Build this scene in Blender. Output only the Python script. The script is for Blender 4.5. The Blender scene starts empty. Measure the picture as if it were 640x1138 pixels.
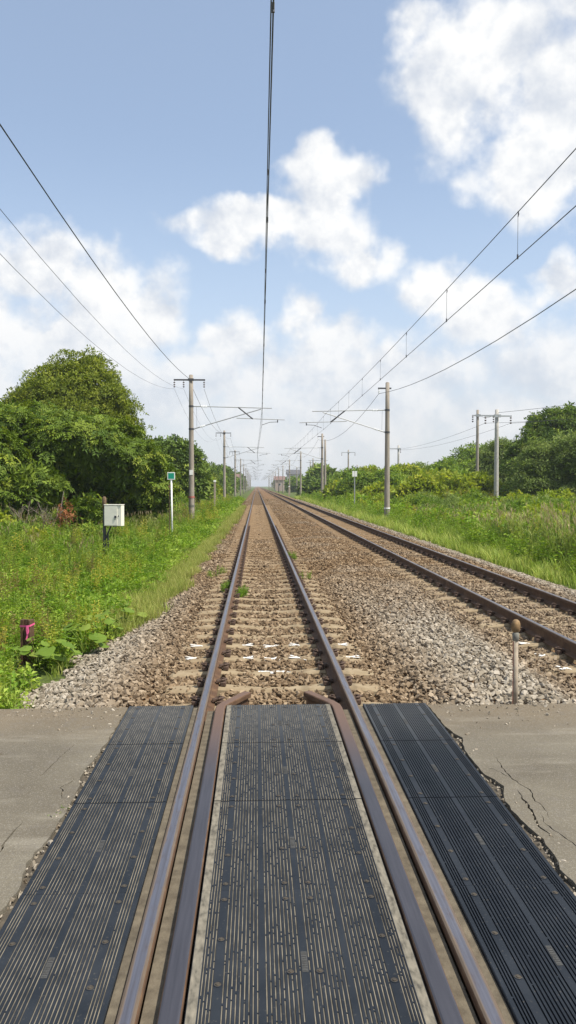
import bpy, bmesh, math, random
import numpy as np
from mathutils import Vector, Matrix, noise as mnoise
from mathutils.geometry import delaunay_2d_cdt

R = math.radians
rng = np.random.default_rng(11)
random.seed(11)
scene = bpy.context.scene
COL = scene.collection

# ------------------------------------------------------------------ camera
cam_d = bpy.data.cameras.new('camera')
cam = bpy.data.objects.new('camera', cam_d)
COL.objects.link(cam)
cam.location = (-0.165, 0.0, 1.655)
cam.rotation_euler = (R(90 - 1.908), 0, -R(2.304))
cam_d.sensor_fit = 'VERTICAL'
cam_d.sensor_height = 36.0
cam_d.lens = 36.0 * 870 / 1138
cam_d.clip_start = 0.05
cam_d.clip_end = 6000
scene.camera = cam

# ------------------------------------------------------------------ light
SUN_AZ, SUN_EL = 118.0, 57.0          # degrees clockwise from the track direction, elevation
sun_d = bpy.data.lights.new('sun', 'SUN')
sun_d.energy = 4.7
sun_d.angle = R(0.55)
sun_d.color = (1.0, 0.94, 0.83)
sun = bpy.data.objects.new('sun', sun_d)
COL.objects.link(sun)
to_sun = Vector((math.sin(R(SUN_AZ)) * math.cos(R(SUN_EL)), math.cos(R(SUN_AZ)) * math.cos(R(SUN_EL)), math.sin(R(SUN_EL))))
sun.rotation_euler = to_sun.to_track_quat('Z', 'Y').to_euler()
sun.location = (20, -5, 30)

scene.view_settings.view_transform = 'Standard'
scene.view_settings.look = 'None'
scene.view_settings.exposure = 0.42
scene.view_settings.gamma = 1.0
scene.view_settings.use_curve_mapping = False
scene.cycles.max_bounces = 5
scene.cycles.diffuse_bounces = 3
scene.cycles.glossy_bounces = 2
scene.cycles.transmission_bounces = 3

# cloud bodies as (azimuth, elevation, half width, half height) in degrees
CLOUDS = [(10.6, 29.6, 2.6, 2.2), (12.9, 26.3, 4.3, 4.3), (17.5, 27.6, 5.5, 4.2), (21.6, 25.1, 5.0, 4.6), (20.6, 20.6, 4.6, 3.2),
          (23.1, 30.5, 3.8, 3.2), (27, 26, 5, 5), (3.9, 21.9, 2.2, 2.0), (7.0, 21.3, 2.5, 1.8), (5.3, 20.0, 3.6, 2.8), (5.2, 17.6, 3.7, 2.5),
          (-0.6, 18.0, 6.2, 1.5), (7.5, 15.7, 2.4, 2.0), (-15.4, 14.6, 4.6, 3.0), (-10.5, 13.3, 4.8, 3.2), (-14.2, 9.9, 8.0, 4.0),
          (-7.7, 12.1, 2.8, 2.6), (-22, 12, 7, 5), (3.6, 12.0, 1.9, 2.0), (2.6, 8.4, 5.6, 2.7), (9.6, 8.0, 5.2, 2.7), (13.6, 13.2, 3.0, 2.0),
          (16.7, 11.7, 3.5, 2.7), (21.2, 13.4, 2.0, 1.8), (20.1, 7.8, 5.0, 2.6), (-2.9, 7.6, 4.2, 2.3), (28, 10, 6, 4), (-9, 6.0, 9, 3.2), (-1.5, 10.2, 3.2, 2.0), (5.2, 10.3, 3.4, 2.2), (12, 7.6, 4, 2.4), (6, 5.2, 10, 3.2), (19, 4.6, 9, 3.0), (-20, 5.5, 8, 3.5)]


def make_world():
    w = bpy.data.worlds.new('World')
    scene.world = w
    w.use_nodes = True
    w.cycles.sampling_method = 'MANUAL'
    w.cycles.sample_map_resolution = 512
    nt = w.node_tree
    nt.nodes.clear()
    N, L = nt.nodes.new, nt.links.new
    out = N('ShaderNodeOutputWorld')
    bg = N('ShaderNodeBackground')
    bg.inputs['Strength'].default_value = 0.13
    L(bg.outputs[0], out.inputs[0])
    sky = N('ShaderNodeTexSky')
    sky.sky_type = 'NISHITA'
    sky.sun_disc = False
    sky.sun_elevation = R(SUN_EL)
    sky.sun_rotation = R(SUN_AZ)
    sky.altitude = 50
    sky.air_density = 1.0
    sky.dust_density = 1.2
    sky.ozone_density = 1.6

    def wm(op, a, b=None, c=None, clamp=False):
        n = N('ShaderNodeMath'); n.operation = op; n.use_clamp = clamp
        for i, v in enumerate((a, b, c)):
            if v is None:
                continue
            if isinstance(v, (int, float)):
                n.inputs[i].default_value = v
            else:
                L(v, n.inputs[i])
        return n.outputs[0]

    def vm(op, a, b=None, sc=None):
        n = N('ShaderNodeVectorMath'); n.operation = op
        for i, v in enumerate((a, b)):
            if v is None:
                continue
            if isinstance(v, tuple):
                n.inputs[i].default_value = v
            else:
                L(v, n.inputs[i])
        if sc is not None:
            n.inputs['Scale'].default_value = sc
        return n.outputs['Value'] if op == 'LENGTH' else n.outputs[0]

    def noise(v, scale, detail, rough, kind='FBM', out='Fac', dist=0.0):
        n = N('ShaderNodeTexNoise'); n.noise_type = kind
        n.inputs['Scale'].default_value = scale; n.inputs['Detail'].default_value = detail; n.inputs['Roughness'].default_value = rough
        n.inputs['Distortion'].default_value = dist
        L(v, n.inputs['Vector'])
        return n.outputs[out]

    def mapr(v, a, b, c=0.0, d=1.0):
        n = N('ShaderNodeMapRange'); n.interpolation_type = 'SMOOTHSTEP'
        L(v, n.inputs[0])
        for i, q in enumerate((a, b, c, d)):
            n.inputs[i + 1].default_value = q
        return n.outputs[0]

    def mix(f, a, b):
        n = N('ShaderNodeMix'); n.data_type = 'RGBA'
        if isinstance(f, float):
            n.inputs[0].default_value = f
        else:
            L(f, n.inputs[0])
        for s, v in ((n.inputs[6], a), (n.inputs[7], b)):
            if isinstance(v, tuple):
                s.default_value = v
            else:
                L(v, s)
        return n.outputs[2]
    tc = N('ShaderNodeTexCoord')
    D = tc.outputs['Generated']
    # where the cloud bodies stand: direction, pushed about by a slow noise
    warp = vm('SCALE', vm('SUBTRACT', noise(D, 16.0, 3, 0.55, out='Color'), (0.5, 0.5, 0.5)), sc=0.085)
    dir2 = vm('NORMALIZE', vm('ADD', D, warp))
    sep = N('ShaderNodeSeparateXYZ')
    L(dir2, sep.inputs[0])
    az = wm('MULTIPLY', wm('ARCTAN2', sep.outputs[0], sep.outputs[1]), 180 / math.pi)
    el = wm('MULTIPLY', wm('ARCSINE', sep.outputs[2]), 180 / math.pi)
    comb = N('ShaderNodeCombineXYZ')
    L(az, comb.inputs[0]); L(el, comb.inputs[1])
    best = None
    for (a, e, ra, re) in CLOUDS:
        v = wm('SUBTRACT', 1.0, vm('LENGTH', vm('MULTIPLY', vm('SUBTRACT', comb.outputs[0], (a, e, 0)), (1 / ra, 1 / re, 0))))
        best = v if best is None else wm('SMOOTH_MAX', best, v, 0.25)
    # the rest of the sky carries scattered cumulus of the same kind
    rest = wm('MULTIPLY', wm('SUBTRACT', noise(D, 3.6, 2, 0.5), 0.53), 6.0)
    away = wm('MULTIPLY', wm('SUBTRACT', wm('ABSOLUTE', az), 36.0), 0.12)
    high = wm('MULTIPLY', wm('SUBTRACT', el, 40.0), 0.12)
    rest = wm('MINIMUM', wm('MINIMUM', rest, wm('MAXIMUM', away, high)), 0.7)
    best = wm('MAXIMUM', wm('MAXIMUM', best, rest), -1.5)

    def detail(v):
        """billowing: soft fbm plus inverted ridges"""
        f = wm('MULTIPLY', wm('SUBTRACT', noise(v, 11.0, 8, 0.58), 0.5), 1.5)
        r = wm('MULTIPLY', wm('SUBTRACT', 0.55, noise(v, 13.0, 4, 0.5, 'RIDGED_MULTIFRACTAL')), 0.35)
        return wm('ADD', f, r)
    det0 = detail(D)
    det1 = detail(vm('ADD', D, (0.012, 0.0, 0.022)))
    dens = wm('ADD', wm('MULTIPLY', best, 0.75), det0)
    alpha = wm('MULTIPLY', wm('MULTIPLY', mapr(dens, 0.0, 0.56), mapr(best, -1.1, -0.2)), mapr(el, 2.0, 13.0, 0.55, 1.0))
    rel = wm('SUBTRACT', det0, det1)
    thick = mapr(dens, 0.25, 1.0)
    lit = wm('SUBTRACT', mapr(rel, -0.36, 0.26), wm('MULTIPLY', thick, 0.06))
    sepd = N('ShaderNodeSeparateXYZ')
    L(tc.outputs['Generated'], sepd.inputs[0])
    low = mapr(sepd.outputs[2], 0.02, 0.27)
    shade = mix(low, (3.8, 4.08, 4.5, 1), (3.85, 4.15, 4.65, 1))
    bright = mix(low, (5.3, 5.25, 5.25, 1), (6.0, 6.0, 5.95, 1))
    cl = mix(wm('MULTIPLY', lit, 1.25, clamp=True), shade, bright)
    # thin milky air over the blue, thicker towards the horizon
    hz = mapr(sepd.outputs[2], 0.0, 0.42, 0.88, 0.30)
    air = mix(hz, sky.outputs[0], mix(mapr(sepd.outputs[2], 0.03, 0.25), (4.3, 4.5, 4.8, 1), (3.95, 4.65, 5.55, 1)))
    fin = mix(wm('MULTIPLY', alpha, 0.97), air, cl)
    L(fin, bg.inputs['Color'])


make_world()

# ------------------------------------------------------------------ helpers


class MB:
    """collects shapes; build() links them as one mesh object"""

    def __init__(self):
        self.v, self.f, self.m = [], [], []

    def add(self, verts, faces, mi=0):
        o = len(self.v)
        self.v += [tuple(p) for p in verts]
        self.f += [tuple(i + o for i in f) for f in faces]
        self.m += [mi] * len(faces)

    def box(self, x0, x1, y0, y1, z0, z1, mi=0, mat=None):
        vs = [(x0, y0, z0), (x1, y0, z0), (x1, y1, z0), (x0, y1, z0), (x0, y0, z1), (x1, y0, z1), (x1, y1, z1), (x0, y1, z1)]
        if mat is not None:
            vs = [tuple(mat @ Vector(p)) for p in vs]
        self.add(vs, [(0, 3, 2, 1), (4, 5, 6, 7), (0, 1, 5, 4), (1, 2, 6, 5), (2, 3, 7, 6), (3, 0, 4, 7)], mi)

    def bbox(self, x0, x1, y0, y1, z0, z1, b=0.004, mi=0, mat=None):
        """box with chamfered edges"""
        vs = []
        for sx, X in ((1, x0), (-1, x1)):
            for sy, Y in ((1, y0), (-1, y1)):
                for sz, Z in ((1, z0), (-1, z1)):
                    vs += [(X, Y + sy * b, Z + sz * b), (X + sx * b, Y, Z + sz * b), (X + sx * b, Y + sy * b, Z)]
        bm = bmesh.new()
        for p in vs:
            bm.verts.new(p if mat is None else mat @ Vector(p))
        bmesh.ops.convex_hull(bm, input=bm.verts)
        bm.verts.index_update()
        self.add([v.co[:] for v in bm.verts], [[v.index for v in f.verts] for f in bm.faces], mi)
        bm.free()

    def tube(self, pts, rad, n=8, mi=0, cap=True):
        pts = [Vector(p) for p in pts]
        rads = rad if isinstance(rad, (list, tuple)) else [rad] * len(pts)
        base = len(self.v)
        prev = None
        for i, p in enumerate(pts):
            d = (pts[min(i + 1, len(pts) - 1)] - pts[max(i - 1, 0)]).normalized()
            if prev is None:
                a = Vector((0, 0, 1)) if abs(d.z) < 0.9 else Vector((1, 0, 0))
                u = d.cross(a).normalized()
            else:
                u = (prev - d * prev.dot(d)).normalized()
            prev = u
            w = d.cross(u)
            for k in range(n):
                t = 2 * math.pi * k / n
                self.v.append(tuple(p + (u * math.cos(t) + w * math.sin(t)) * rads[i]))
        for i in range(len(pts) - 1):
            for k in range(n):
                a, b = base + i * n + k, base + i * n + (k + 1) % n
                self.f.append((a, b, b + n, a + n)); self.m.append(mi)
        if cap:
            self.f.append(tuple(base + k for k in range(n))[::-1]); self.m.append(mi)
            e = base + (len(pts) - 1) * n
            self.f.append(tuple(e + k for k in range(n))); self.m.append(mi)

    def extrude(self, prof, path, mi=0, cap=True):
        """closed profile (x, z) swept along a path of (x, y, z); stays upright"""
        base, n = len(self.v), len(prof)
        P = [Vector(p) for p in path]
        for i, p in enumerate(P):
            d = P[min(i + 1, len(P) - 1)] - P[max(i - 1, 0)]
            d.z = 0
            d.normalize()
            side = Vector((d.y, -d.x, 0))
            for (a, b) in prof:
                self.v.append(tuple(p + side * a + Vector((0, 0, b))))
        for i in range(len(P) - 1):
            for k in range(n):
                a, b = base + i * n + k, base + i * n + (k + 1) % n
                self.f.append((a, b, b + n, a + n)); self.m.append(mi[k] if isinstance(mi, list) else mi)
        if cap:
            c = mi[0] if isinstance(mi, list) else mi
            self.f.append(tuple(base + k for k in range(n))[::-1]); self.m.append(c)
            e = base + (len(P) - 1) * n
            self.f.append(tuple(e + k for k in range(n))); self.m.append(c)

    def mesh(self, name, mats, smooth=False):
        me = bpy.data.meshes.new(name)
        me.from_pydata(self.v, [], self.f)
        for m in (mats if isinstance(mats, (list, tuple)) else [mats]):
            me.materials.append(m)
        me.polygons.foreach_set('material_index', self.m)
        if smooth:
            me.polygons.foreach_set('use_smooth', [True] * len(self.f))
        bm = bmesh.new(); bm.from_mesh(me)
        bmesh.ops.recalc_face_normals(bm, faces=bm.faces)
        bm.to_mesh(me); bm.free()
        return me

    def build(self, name, mats, parent=None, smooth=False, loc=None):
        return link(name, self.mesh(name, mats, smooth), parent, loc)


def link(name, me, parent=None, loc=None):
    o = bpy.data.objects.new(name, me)
    COL.objects.link(o)
    if parent is not None:
        o.parent = parent
    if loc is not None:
        o.location = loc
    return o


def tag(o, label=None, cat=None, group=None, kind=None):
    if label: o['label'] = label
    if cat: o['category'] = cat
    if group: o['group'] = group
    if kind: o['kind'] = kind
    return o


def thing(name, label, cat, loc=(0, 0, 0), group=None, rz=0.0):
    o = bpy.data.objects.new(name, None)
    COL.objects.link(o)
    o.location = loc
    o.rotation_euler = (0, 0, rz)
    o.empty_display_size = 0.2
    return tag(o, label, cat, group)


def copy_tree(o, parent=None):
    c = o.copy()
    COL.objects.link(c)
    c.parent = parent
    for ch in list(o.children):
        copy_tree(ch, c)
    return c


# ---- materials
class Mat:
    def __init__(self, name):
        self.m = bpy.data.materials.new(name)
        self.m.use_nodes = True
        self.nt = self.m.node_tree
        self.b = self.nt.nodes['Principled BSDF']
        self.N = self.nt.nodes.new
        self.L = self.nt.links.new
        self._tc = None

    def co(self, kind='Object'):
        if self._tc is None:
            self._tc = self.N('ShaderNodeTexCoord')
        return self._tc.outputs[kind]

    def noise(self, scale, detail=4, rough=0.55, vec=None, stretch=None):
        n = self.N('ShaderNodeTexNoise')
        n.inputs['Scale'].default_value = scale
        n.inputs['Detail'].default_value = detail
        n.inputs['Roughness'].default_value = rough
        v = vec if vec is not None else self.co()
        if stretch:
            mp = self.N('ShaderNodeMapping')
            mp.inputs['Scale'].default_value = stretch
            self.L(v, mp.inputs[0]); v = mp.outputs[0]
        self.L(v, n.inputs['Vector'])
        return n.outputs['Fac']

    def ramp(self, f, stops):
        r = self.N('ShaderNodeValToRGB')
        el = r.color_ramp.elements
        while len(el) < len(stops):
            el.new(0.5)
        for e, (p, c) in zip(el, stops):
            e.position = p
            e.color = c if len(c) == 4 else (*c, 1)
        self.L(f, r.inputs[0])
        return r.outputs[0]

    def step(self, f, a, b, c=0.0, d=1.0):
        n = self.N('ShaderNodeMapRange'); n.interpolation_type = 'SMOOTHSTEP'
        self.L(f, n.inputs[0])
        for i, q in enumerate((a, b, c, d)):
            n.inputs[i + 1].default_value = q
        return n.outputs[0]

    def mix(self, f, a, b, mode='MIX'):
        n = self.N('ShaderNodeMix'); n.data_type = 'RGBA'; n.blend_type = mode
        if isinstance(f, (int, float)):
            n.inputs[0].default_value = f
        else:
            self.L(f, n.inputs[0])
        for s, v in ((n.inputs[6], a), (n.inputs[7], b)):
            if isinstance(v, tuple):
                s.default_value = v if len(v) == 4 else (*v, 1)
            else:
                self.L(v, s)
        return n.outputs[2]

    def math(self, op, a, b=0.0, clamp=False):
        n = self.N('ShaderNodeMath'); n.operation = op; n.use_clamp = clamp
        for i, v in enumerate((a, b)):
            if isinstance(v, (int, float)):
                n.inputs[i].default_value = v
            else:
                self.L(v, n.inputs[i])
        return n.outputs[0]

    def col(self, c):
        if isinstance(c, tuple):
            self.b.inputs['Base Color'].default_value = (*c, 1) if len(c) == 3 else c
        else:
            self.L(c, self.b.inputs['Base Color'])
        return self

    def rough(self, r):
        if isinstance(r, (int, float)):
            self.b.inputs['Roughness'].default_value = r
        else:
            self.L(r, self.b.inputs['Roughness'])
        return self

    def spec(self, s):
        self.b.inputs['Specular IOR Level'].default_value = s
        return self

    def metal(self, v):
        if isinstance(v, (int, float)):
            self.b.inputs['Metallic'].default_value = v
        else:
            self.L(v, self.b.inputs['Metallic'])
        return self

    def bump(self, h, strength=0.4, dist=0.01):
        n = self.N('ShaderNodeBump')
        n.inputs['Strength'].default_value = strength
        n.inputs['Distance'].default_value = dist
        self.L(h, n.inputs['Height'])
        self.L(n.outputs[0], self.b.inputs['Normal'])
        return self


def simple(name, c, rough=0.7, var=0.25, scale=12.0, metal=0.0, bump=0.15):
    m = Mat(name)
    n = m.noise(scale, 5)
    lo = tuple(x * (1 - var) for x in c)
    hi = tuple(min(1, x * (1 + var)) for x in c)
    m.col(m.ramp(n, [(0.3, lo), (0.7, hi)])).rough(rough).metal(metal)
    if bump:
        m.bump(m.noise(scale * 6, 3), bump, 0.004)
    return m.m


def leaf_mat(name, c1, c2, c3=None, trans=0.33, rough=0.55, spec=0.14, tint=False, gain=1.6):
    m = Mat(name)
    c1, c2, c3 = (tuple(v * gain for v in q) for q in (c1, c2, c3 or c2))
    if tint:
        at = m.N('ShaderNodeAttribute'); at.attribute_name = 'tint'
        ai = m.N('ShaderNodeAttribute'); ai.attribute_type = 'INSTANCER'; ai.attribute_name = 'spray_tint'
        src = m.math('MAXIMUM', at.outputs['Fac'], ai.outputs['Fac'])
    else:
        src = m.N('ShaderNodeObjectInfo').outputs['Random']
    c = m.ramp(src, [(0.0, c1), (0.6, c2), (1.0, c3)])
    geo = m.N('ShaderNodeNewGeometry')
    pr = m.math('MULTIPLY', m.math('SUBTRACT', geo.outputs['Random Per Island'], 0.5), 0.5)
    hs = m.N('ShaderNodeHueSaturation')
    m.L(c, hs.inputs['Color'])
    m.L(m.math('ADD', pr, 1.0), hs.inputs['Value'])
    m.col(hs.outputs[0]).rough(rough).spec(spec)
    tr = m.N('ShaderNodeBsdfTranslucent')
    hs2 = m.N('ShaderNodeHueSaturation')
    hs2.inputs['Saturation'].default_value = 1.1
    hs2.inputs['Value'].default_value = 1.5
    m.L(hs.outputs[0], hs2.inputs['Color'])
    m.L(hs2.outputs[0], tr.inputs[0])
    mx = m.N('ShaderNodeMixShader')
    mx.inputs[0].default_value = trans
    m.L(m.b.outputs[0], mx.inputs[1]); m.L(tr.outputs[0], mx.inputs[2])
    m.L(mx.outputs[0], m.nt.nodes['Material Output'].inputs[0])
    return m.m


def world_pos(m):
    g = m.N('ShaderNodeNewGeometry')
    return g.outputs['Position']


def make_rail_mats():
    m = Mat('rail_rust')
    n = m.noise(9, 6)
    n2 = m.noise(60, 4)
    c = m.ramp(n, [(0.25, (0.055, 0.026, 0.012)), (0.55, (0.10, 0.052, 0.024)), (0.8, (0.19, 0.115, 0.058))])
    c = m.mix(m.step(n2, 0.5, 0.75, 0, 0.5), c, (0.06, 0.035, 0.025))
    m.col(c).rough(0.85).bump(n2, 0.35, 0.003)
    rust = m.m
    m = Mat('rail_running_surface')
    sp = m.N('ShaderNodeSeparateXYZ'); m.L(m.co('Object'), sp.inputs[0])
    v = m.noise(3, 5, vec=world_pos(m), stretch=(30, 0.6, 1))
    v2 = m.noise(40, 4, vec=world_pos(m), stretch=(1, 0.25, 1))
    v3 = m.noise(2.5, 4, vec=world_pos(m), stretch=(4, 1, 1))
    c = m.ramp(v, [(0.3, (0.15, 0.145, 0.165)), (0.7, (0.25, 0.245, 0.275))])
    c = m.mix(m.step(v2, 0.5, 0.72, 0, 0.45), c, (0.15, 0.10, 0.08))
    off = m.math('ABSOLUTE', m.math('SUBTRACT', m.math('ABSOLUTE', sp.outputs[0]), 0.573))
    edge = m.step(m.math('ADD', off, m.math('MULTIPLY', m.math('SUBTRACT', v3, 0.5), 0.016)), 0.014, 0.022)
    c = m.mix(m.math('MULTIPLY', edge, 0.85), c, m.ramp(v2, [(0.3, (0.075, 0.047, 0.021)), (0.7, (0.12, 0.08, 0.04))]))
    m.col(c).rough(m.math('ADD', m.step(v, 0.3, 0.7, 0.46, 0.34), m.math('MULTIPLY', edge, 0.3)))
    m.metal(m.math('SUBTRACT', 0.8, m.math('MULTIPLY', edge, 0.7))).bump(v2, 0.08, 0.002)
    return rust, m.m


M = {}
M['rust'], M['railtop'] = make_rail_mats()


def make_mats():
    # worn guard rail tops
    m = Mat('guard_rail_top')
    v = m.noise(4, 5, vec=world_pos(m), stretch=(20, 0.7, 1))
    c = m.ramp(v, [(0.25, (0.030, 0.031, 0.040)), (0.75, (0.050, 0.050, 0.062))])
    spy = m.N('ShaderNodeSeparateXYZ'); m.L(world_pos(m), spy.inputs[0])
    c = m.mix(m.step(spy.outputs[1], 4.2, 5.9), c, (0.12, 0.07, 0.045))
    m.col(c).rough(0.5).metal(0.0).spec(0.3).bump(m.noise(90, 4), 0.12, 0.002)
    M['guard'] = m.m

    # ballast stones
    m = Mat('ballast_stone')
    oi = m.N('ShaderNodeObjectInfo')
    geo = m.N('ShaderNodeNewGeometry')
    rnd = m.math('FRACT', m.math('ADD', oi.outputs['Random'], geo.outputs['Random Per Island']))
    grey = m.ramp(rnd, [(0.0, (0.165, 0.135, 0.098)), (0.3, (0.24, 0.205, 0.155)), (0.65, (0.31, 0.27, 0.21)), (1.0, (0.40, 0.355, 0.29))])
    rust = m.ramp(rnd, [(0.0, (0.09, 0.054, 0.026)), (0.4, (0.162, 0.104, 0.054)), (0.75, (0.23, 0.155, 0.085)), (1.0, (0.33, 0.24, 0.145))])
    sp = m.N('ShaderNodeSeparateXYZ'); m.L(world_pos(m), sp.inputs[0])
    big = m.noise(0.45, 3, vec=world_pos(m))
    far = m.step(sp.outputs[1], 8.0, 17.0)
    d1 = m.step(m.math('ABSOLUTE', sp.outputs[0]), 0.95, 2.0, 1.0, 0.0)
    dx2 = m.math('ABSOLUTE', m.math('SUBTRACT', sp.outputs[0], 3.78))
    d2 = m.step(dx2, 1.0, 1.5, 0.8, 0.0)
    near_track = m.math('MULTIPLY', m.math('MULTIPLY', m.math('MAXIMUM', d1, d2), 0.85), m.step(sp.outputs[1], 5.8, 6.6))
    right = m.step(sp.outputs[0], 5.0, 5.4, 1.0, 0.12)
    f = m.math('MAXIMUM', near_track, m.math('MULTIPLY', m.math('MULTIPLY', far, right), m.step(big, 0.3, 0.55, 0.55, 1.0)))
    c = m.mix(f, grey, rust)
    nn = m.noise(30, 4, vec=world_pos(m))
    c = m.mix(m.step(nn, 0.45, 0.75, 0, 0.30), c, (0.23, 0.165, 0.10))
    m.col(c).rough(0.9).spec(0.25).bump(m.noise(120, 3, vec=world_pos(m)), 0.35, 0.004)
    M['stone'] = m.m

    # the one ground sheet
    m = Mat('ground_soil')
    pos = world_pos(m)
    sp = m.N('ShaderNodeSeparateXYZ'); m.L(pos, sp.inputs[0])
    n1 = m.noise(0.35, 5, vec=pos); n2 = m.noise(8, 6, vec=pos)
    vor = m.N('ShaderNodeTexVoronoi'); vor.inputs['Scale'].default_value = 14; m.L(pos, vor.inputs['Vector'])
    vc = m.N('ShaderNodeSeparateColor'); m.L(vor.outputs['Color'], vc.inputs[0])
    bal = m.ramp(vc.outputs[0], [(0.0, (0.085, 0.048, 0.023)), (0.5, (0.16, 0.095, 0.048)), (1.0, (0.25, 0.16, 0.09))])
    edge = m.ramp(n2, [(0.3, (0.06, 0.07, 0.022)), (0.7, (0.11, 0.135, 0.035))])
    far = m.ramp(n1, [(0.3, (0.06, 0.095, 0.022)), (0.7, (0.11, 0.14, 0.035))])
    grass = m.mix(0.5, edge, far)
    wob = m.math('MULTIPLY', m.math('SUBTRACT', n2, 0.5), 0.5)
    xx = m.math('ADD', sp.outputs[0], wob)
    isb = m.math('MULTIPLY', m.step(xx, -1.95, -1.75), m.step(xx, 6.1, 6.25, 1.0, 0.0))
    m.col(m.mix(isb, grass, bal)).rough(0.95).spec(0.1).bump(vor.outputs['Distance'], 0.6, 0.03)
    M['ground'] = m.m

    # asphalt
    m = Mat('old_asphalt')
    pos = world_pos(m)
    sp = m.N('ShaderNodeSeparateXYZ'); m.L(pos, sp.inputs[0])
    n1 = m.noise(1.1, 5, vec=pos); n2 = m.noise(150, 4, vec=pos); n3 = m.noise(3.2, 5, vec=pos, stretch=(0.35, 1.6, 1)); n4 = m.noise(9, 6, vec=pos)
    c = m.ramp(n1, [(0.30, (0.088, 0.074, 0.053)), (0.5, (0.128, 0.111, 0.081)), (0.70, (0.17, 0.151, 0.113))])
    c = m.mix(m.step(n3, 0.54, 0.70, 0, 0.4), c, (0.27, 0.245, 0.195))
    c = m.mix(m.step(m.math('ADD', sp.outputs[1], m.math('MULTIPLY', n1, 0.8)), 5.3, 6.2, 0, 0.75), c, (0.15, 0.115, 0.072))
    c = m.mix(m.step(n4, 0.52, 0.7, 0, 0.35), c, (0.13, 0.115, 0.095))
    vor = m.N('ShaderNodeTexVoronoi'); vor.inputs['Scale'].default_value = 190; m.L(pos, vor.inputs['Vector'])
    vc = m.N('ShaderNodeSeparateColor'); m.L(vor.outputs['Color'], vc.inputs[0])
    c = m.mix(m.step(vc.outputs[0], 0.70, 0.95, 0, 0.22), c, (0.36, 0.335, 0.29))
    c = m.mix(m.step(vc.outputs[1], 0.75, 0.95, 0, 0.4), c, (0.09, 0.085, 0.075))
    m.col(c).rough(0.88).spec(0.3).bump(m.math('ADD', n2, m.math('MULTIPLY', vor.outputs['Distance'], 0.5)), 0.5, 0.004)
    M['asphalt'] = m.m
    M['road_base'] = simple('crumbled_road_base', (0.075, 0.062, 0.045), 0.95, 0.4, 25, bump=0.5)

    # rubber panels
    m = Mat('ribbed_rubber')
    pos = world_pos(m)
    n = m.noise(5, 5, vec=pos); n2 = m.noise(70, 3, vec=pos)
    sp = m.N('ShaderNodeSeparateXYZ'); m.L(pos, sp.inputs[0])
    c = m.ramp(n, [(0.3, (0.010, 0.0135, 0.019)), (0.7, (0.020, 0.025, 0.033))])
    c = m.mix(m.step(n2, 0.62, 0.8, 0, 0.5), c, (0.15, 0.135, 0.105))
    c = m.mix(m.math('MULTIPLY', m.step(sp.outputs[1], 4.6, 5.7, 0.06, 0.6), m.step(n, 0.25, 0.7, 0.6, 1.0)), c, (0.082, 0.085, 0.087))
    m.col(c).rough(m.step(n, 0.3, 0.7, 0.5, 0.7)).spec(0.13).bump(n2, 0.12, 0.002)
    M['rubber'] = m.m
    m = Mat('packed_dust')
    pos = world_pos(m)
    n = m.noise(30, 4, vec=pos, stretch=(1, 0.35, 1)); n2 = m.noise(3, 4, vec=pos)
    c = m.ramp(n, [(0.34, (0.09, 0.08, 0.062)), (0.62, (0.225, 0.20, 0.155))])
    c = m.mix(m.step(n2, 0.5, 0.75, 0, 0.5), c, (0.075, 0.07, 0.06))
    m.col(c).rough(0.95).spec(0.1)
    M['dust'] = m.m
    m = Mat('dusty_panel_edge')
    pos = world_pos(m)
    n = m.noise(22, 6, vec=pos, stretch=(2, 0.8, 1))
    m.col(m.ramp(n, [(0.33, (0.085, 0.078, 0.064)), (0.48, (0.16, 0.145, 0.115)), (0.7, (0.23, 0.205, 0.16))])).rough(0.95).spec(0.1)
    M['dusty'] = m.m
    m = Mat('flangeway_sand')
    pos = world_pos(m)
    n = m.noise(18, 6, vec=pos)
    m.col(m.ramp(n, [(0.3, (0.07, 0.056, 0.037)), (0.7, (0.145, 0.12, 0.082))])).rough(0.95).bump(m.noise(90, 4, vec=pos), 0.6, 0.006)
    M['sand'] = m.m
    M['groove_dark'] = simple('groove_rubber', (0.012, 0.013, 0.014), 0.8, 0.3, 30)
    M['bolt'] = simple('rusty_bolt', (0.055, 0.045, 0.032), 0.7, 0.6, 60)
    M['emboss'] = simple('dusty_lettering', (0.05, 0.05, 0.048), 0.8, 0.3, 80)

    # sleepers
    m = Mat('sleeper_concrete')
    pos = world_pos(m)
    n = m.noise(6, 6, vec=pos); n2 = m.noise(60, 4, vec=pos)
    c = m.ramp(n, [(0.3, (0.215, 0.16, 0.095)), (0.7, (0.32, 0.255, 0.165))])
    c = m.mix(m.step(n2, 0.5, 0.75, 0, 0.4), c, (0.22, 0.165, 0.11))
    sps = m.N('ShaderNodeSeparateXYZ'); m.L(pos, sps.inputs[0])
    c = m.mix(m.step(sps.outputs[1], 9.5, 26.0, 0, 0.8), c, m.ramp(n, [(0.3, (0.155, 0.096, 0.05)), (0.7, (0.225, 0.15, 0.083))]))
    m.col(c).rough(0.92).spec(0.2).bump(n2, 0.3, 0.004)
    M['sleeper'] = m.m
    M['clip'] = simple('rail_clip_steel', (0.075, 0.045, 0.03), 0.75, 0.4, 40)
    m = Mat('white_paint')
    n = m.noise(40, 5, vec=world_pos(m))
    m.col(m.ramp(n, [(0.36, (0.34, 0.29, 0.21)), (0.46, (0.66, 0.64, 0.59)), (0.6, (0.76, 0.75, 0.71))])).rough(0.7)
    M['paint'] = m.m

    # poles and lineside
    m = Mat('pole_concrete')
    n = m.noise(4, 6, stretch=(4, 4, 0.5)); n2 = m.noise(50, 3)
    c = m.ramp(n, [(0.3, (0.235, 0.20, 0.16)), (0.7, (0.34, 0.30, 0.25))])
    m.col(c).rough(0.9).bump(n2, 0.2, 0.004)
    M['pole'] = m.m
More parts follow.
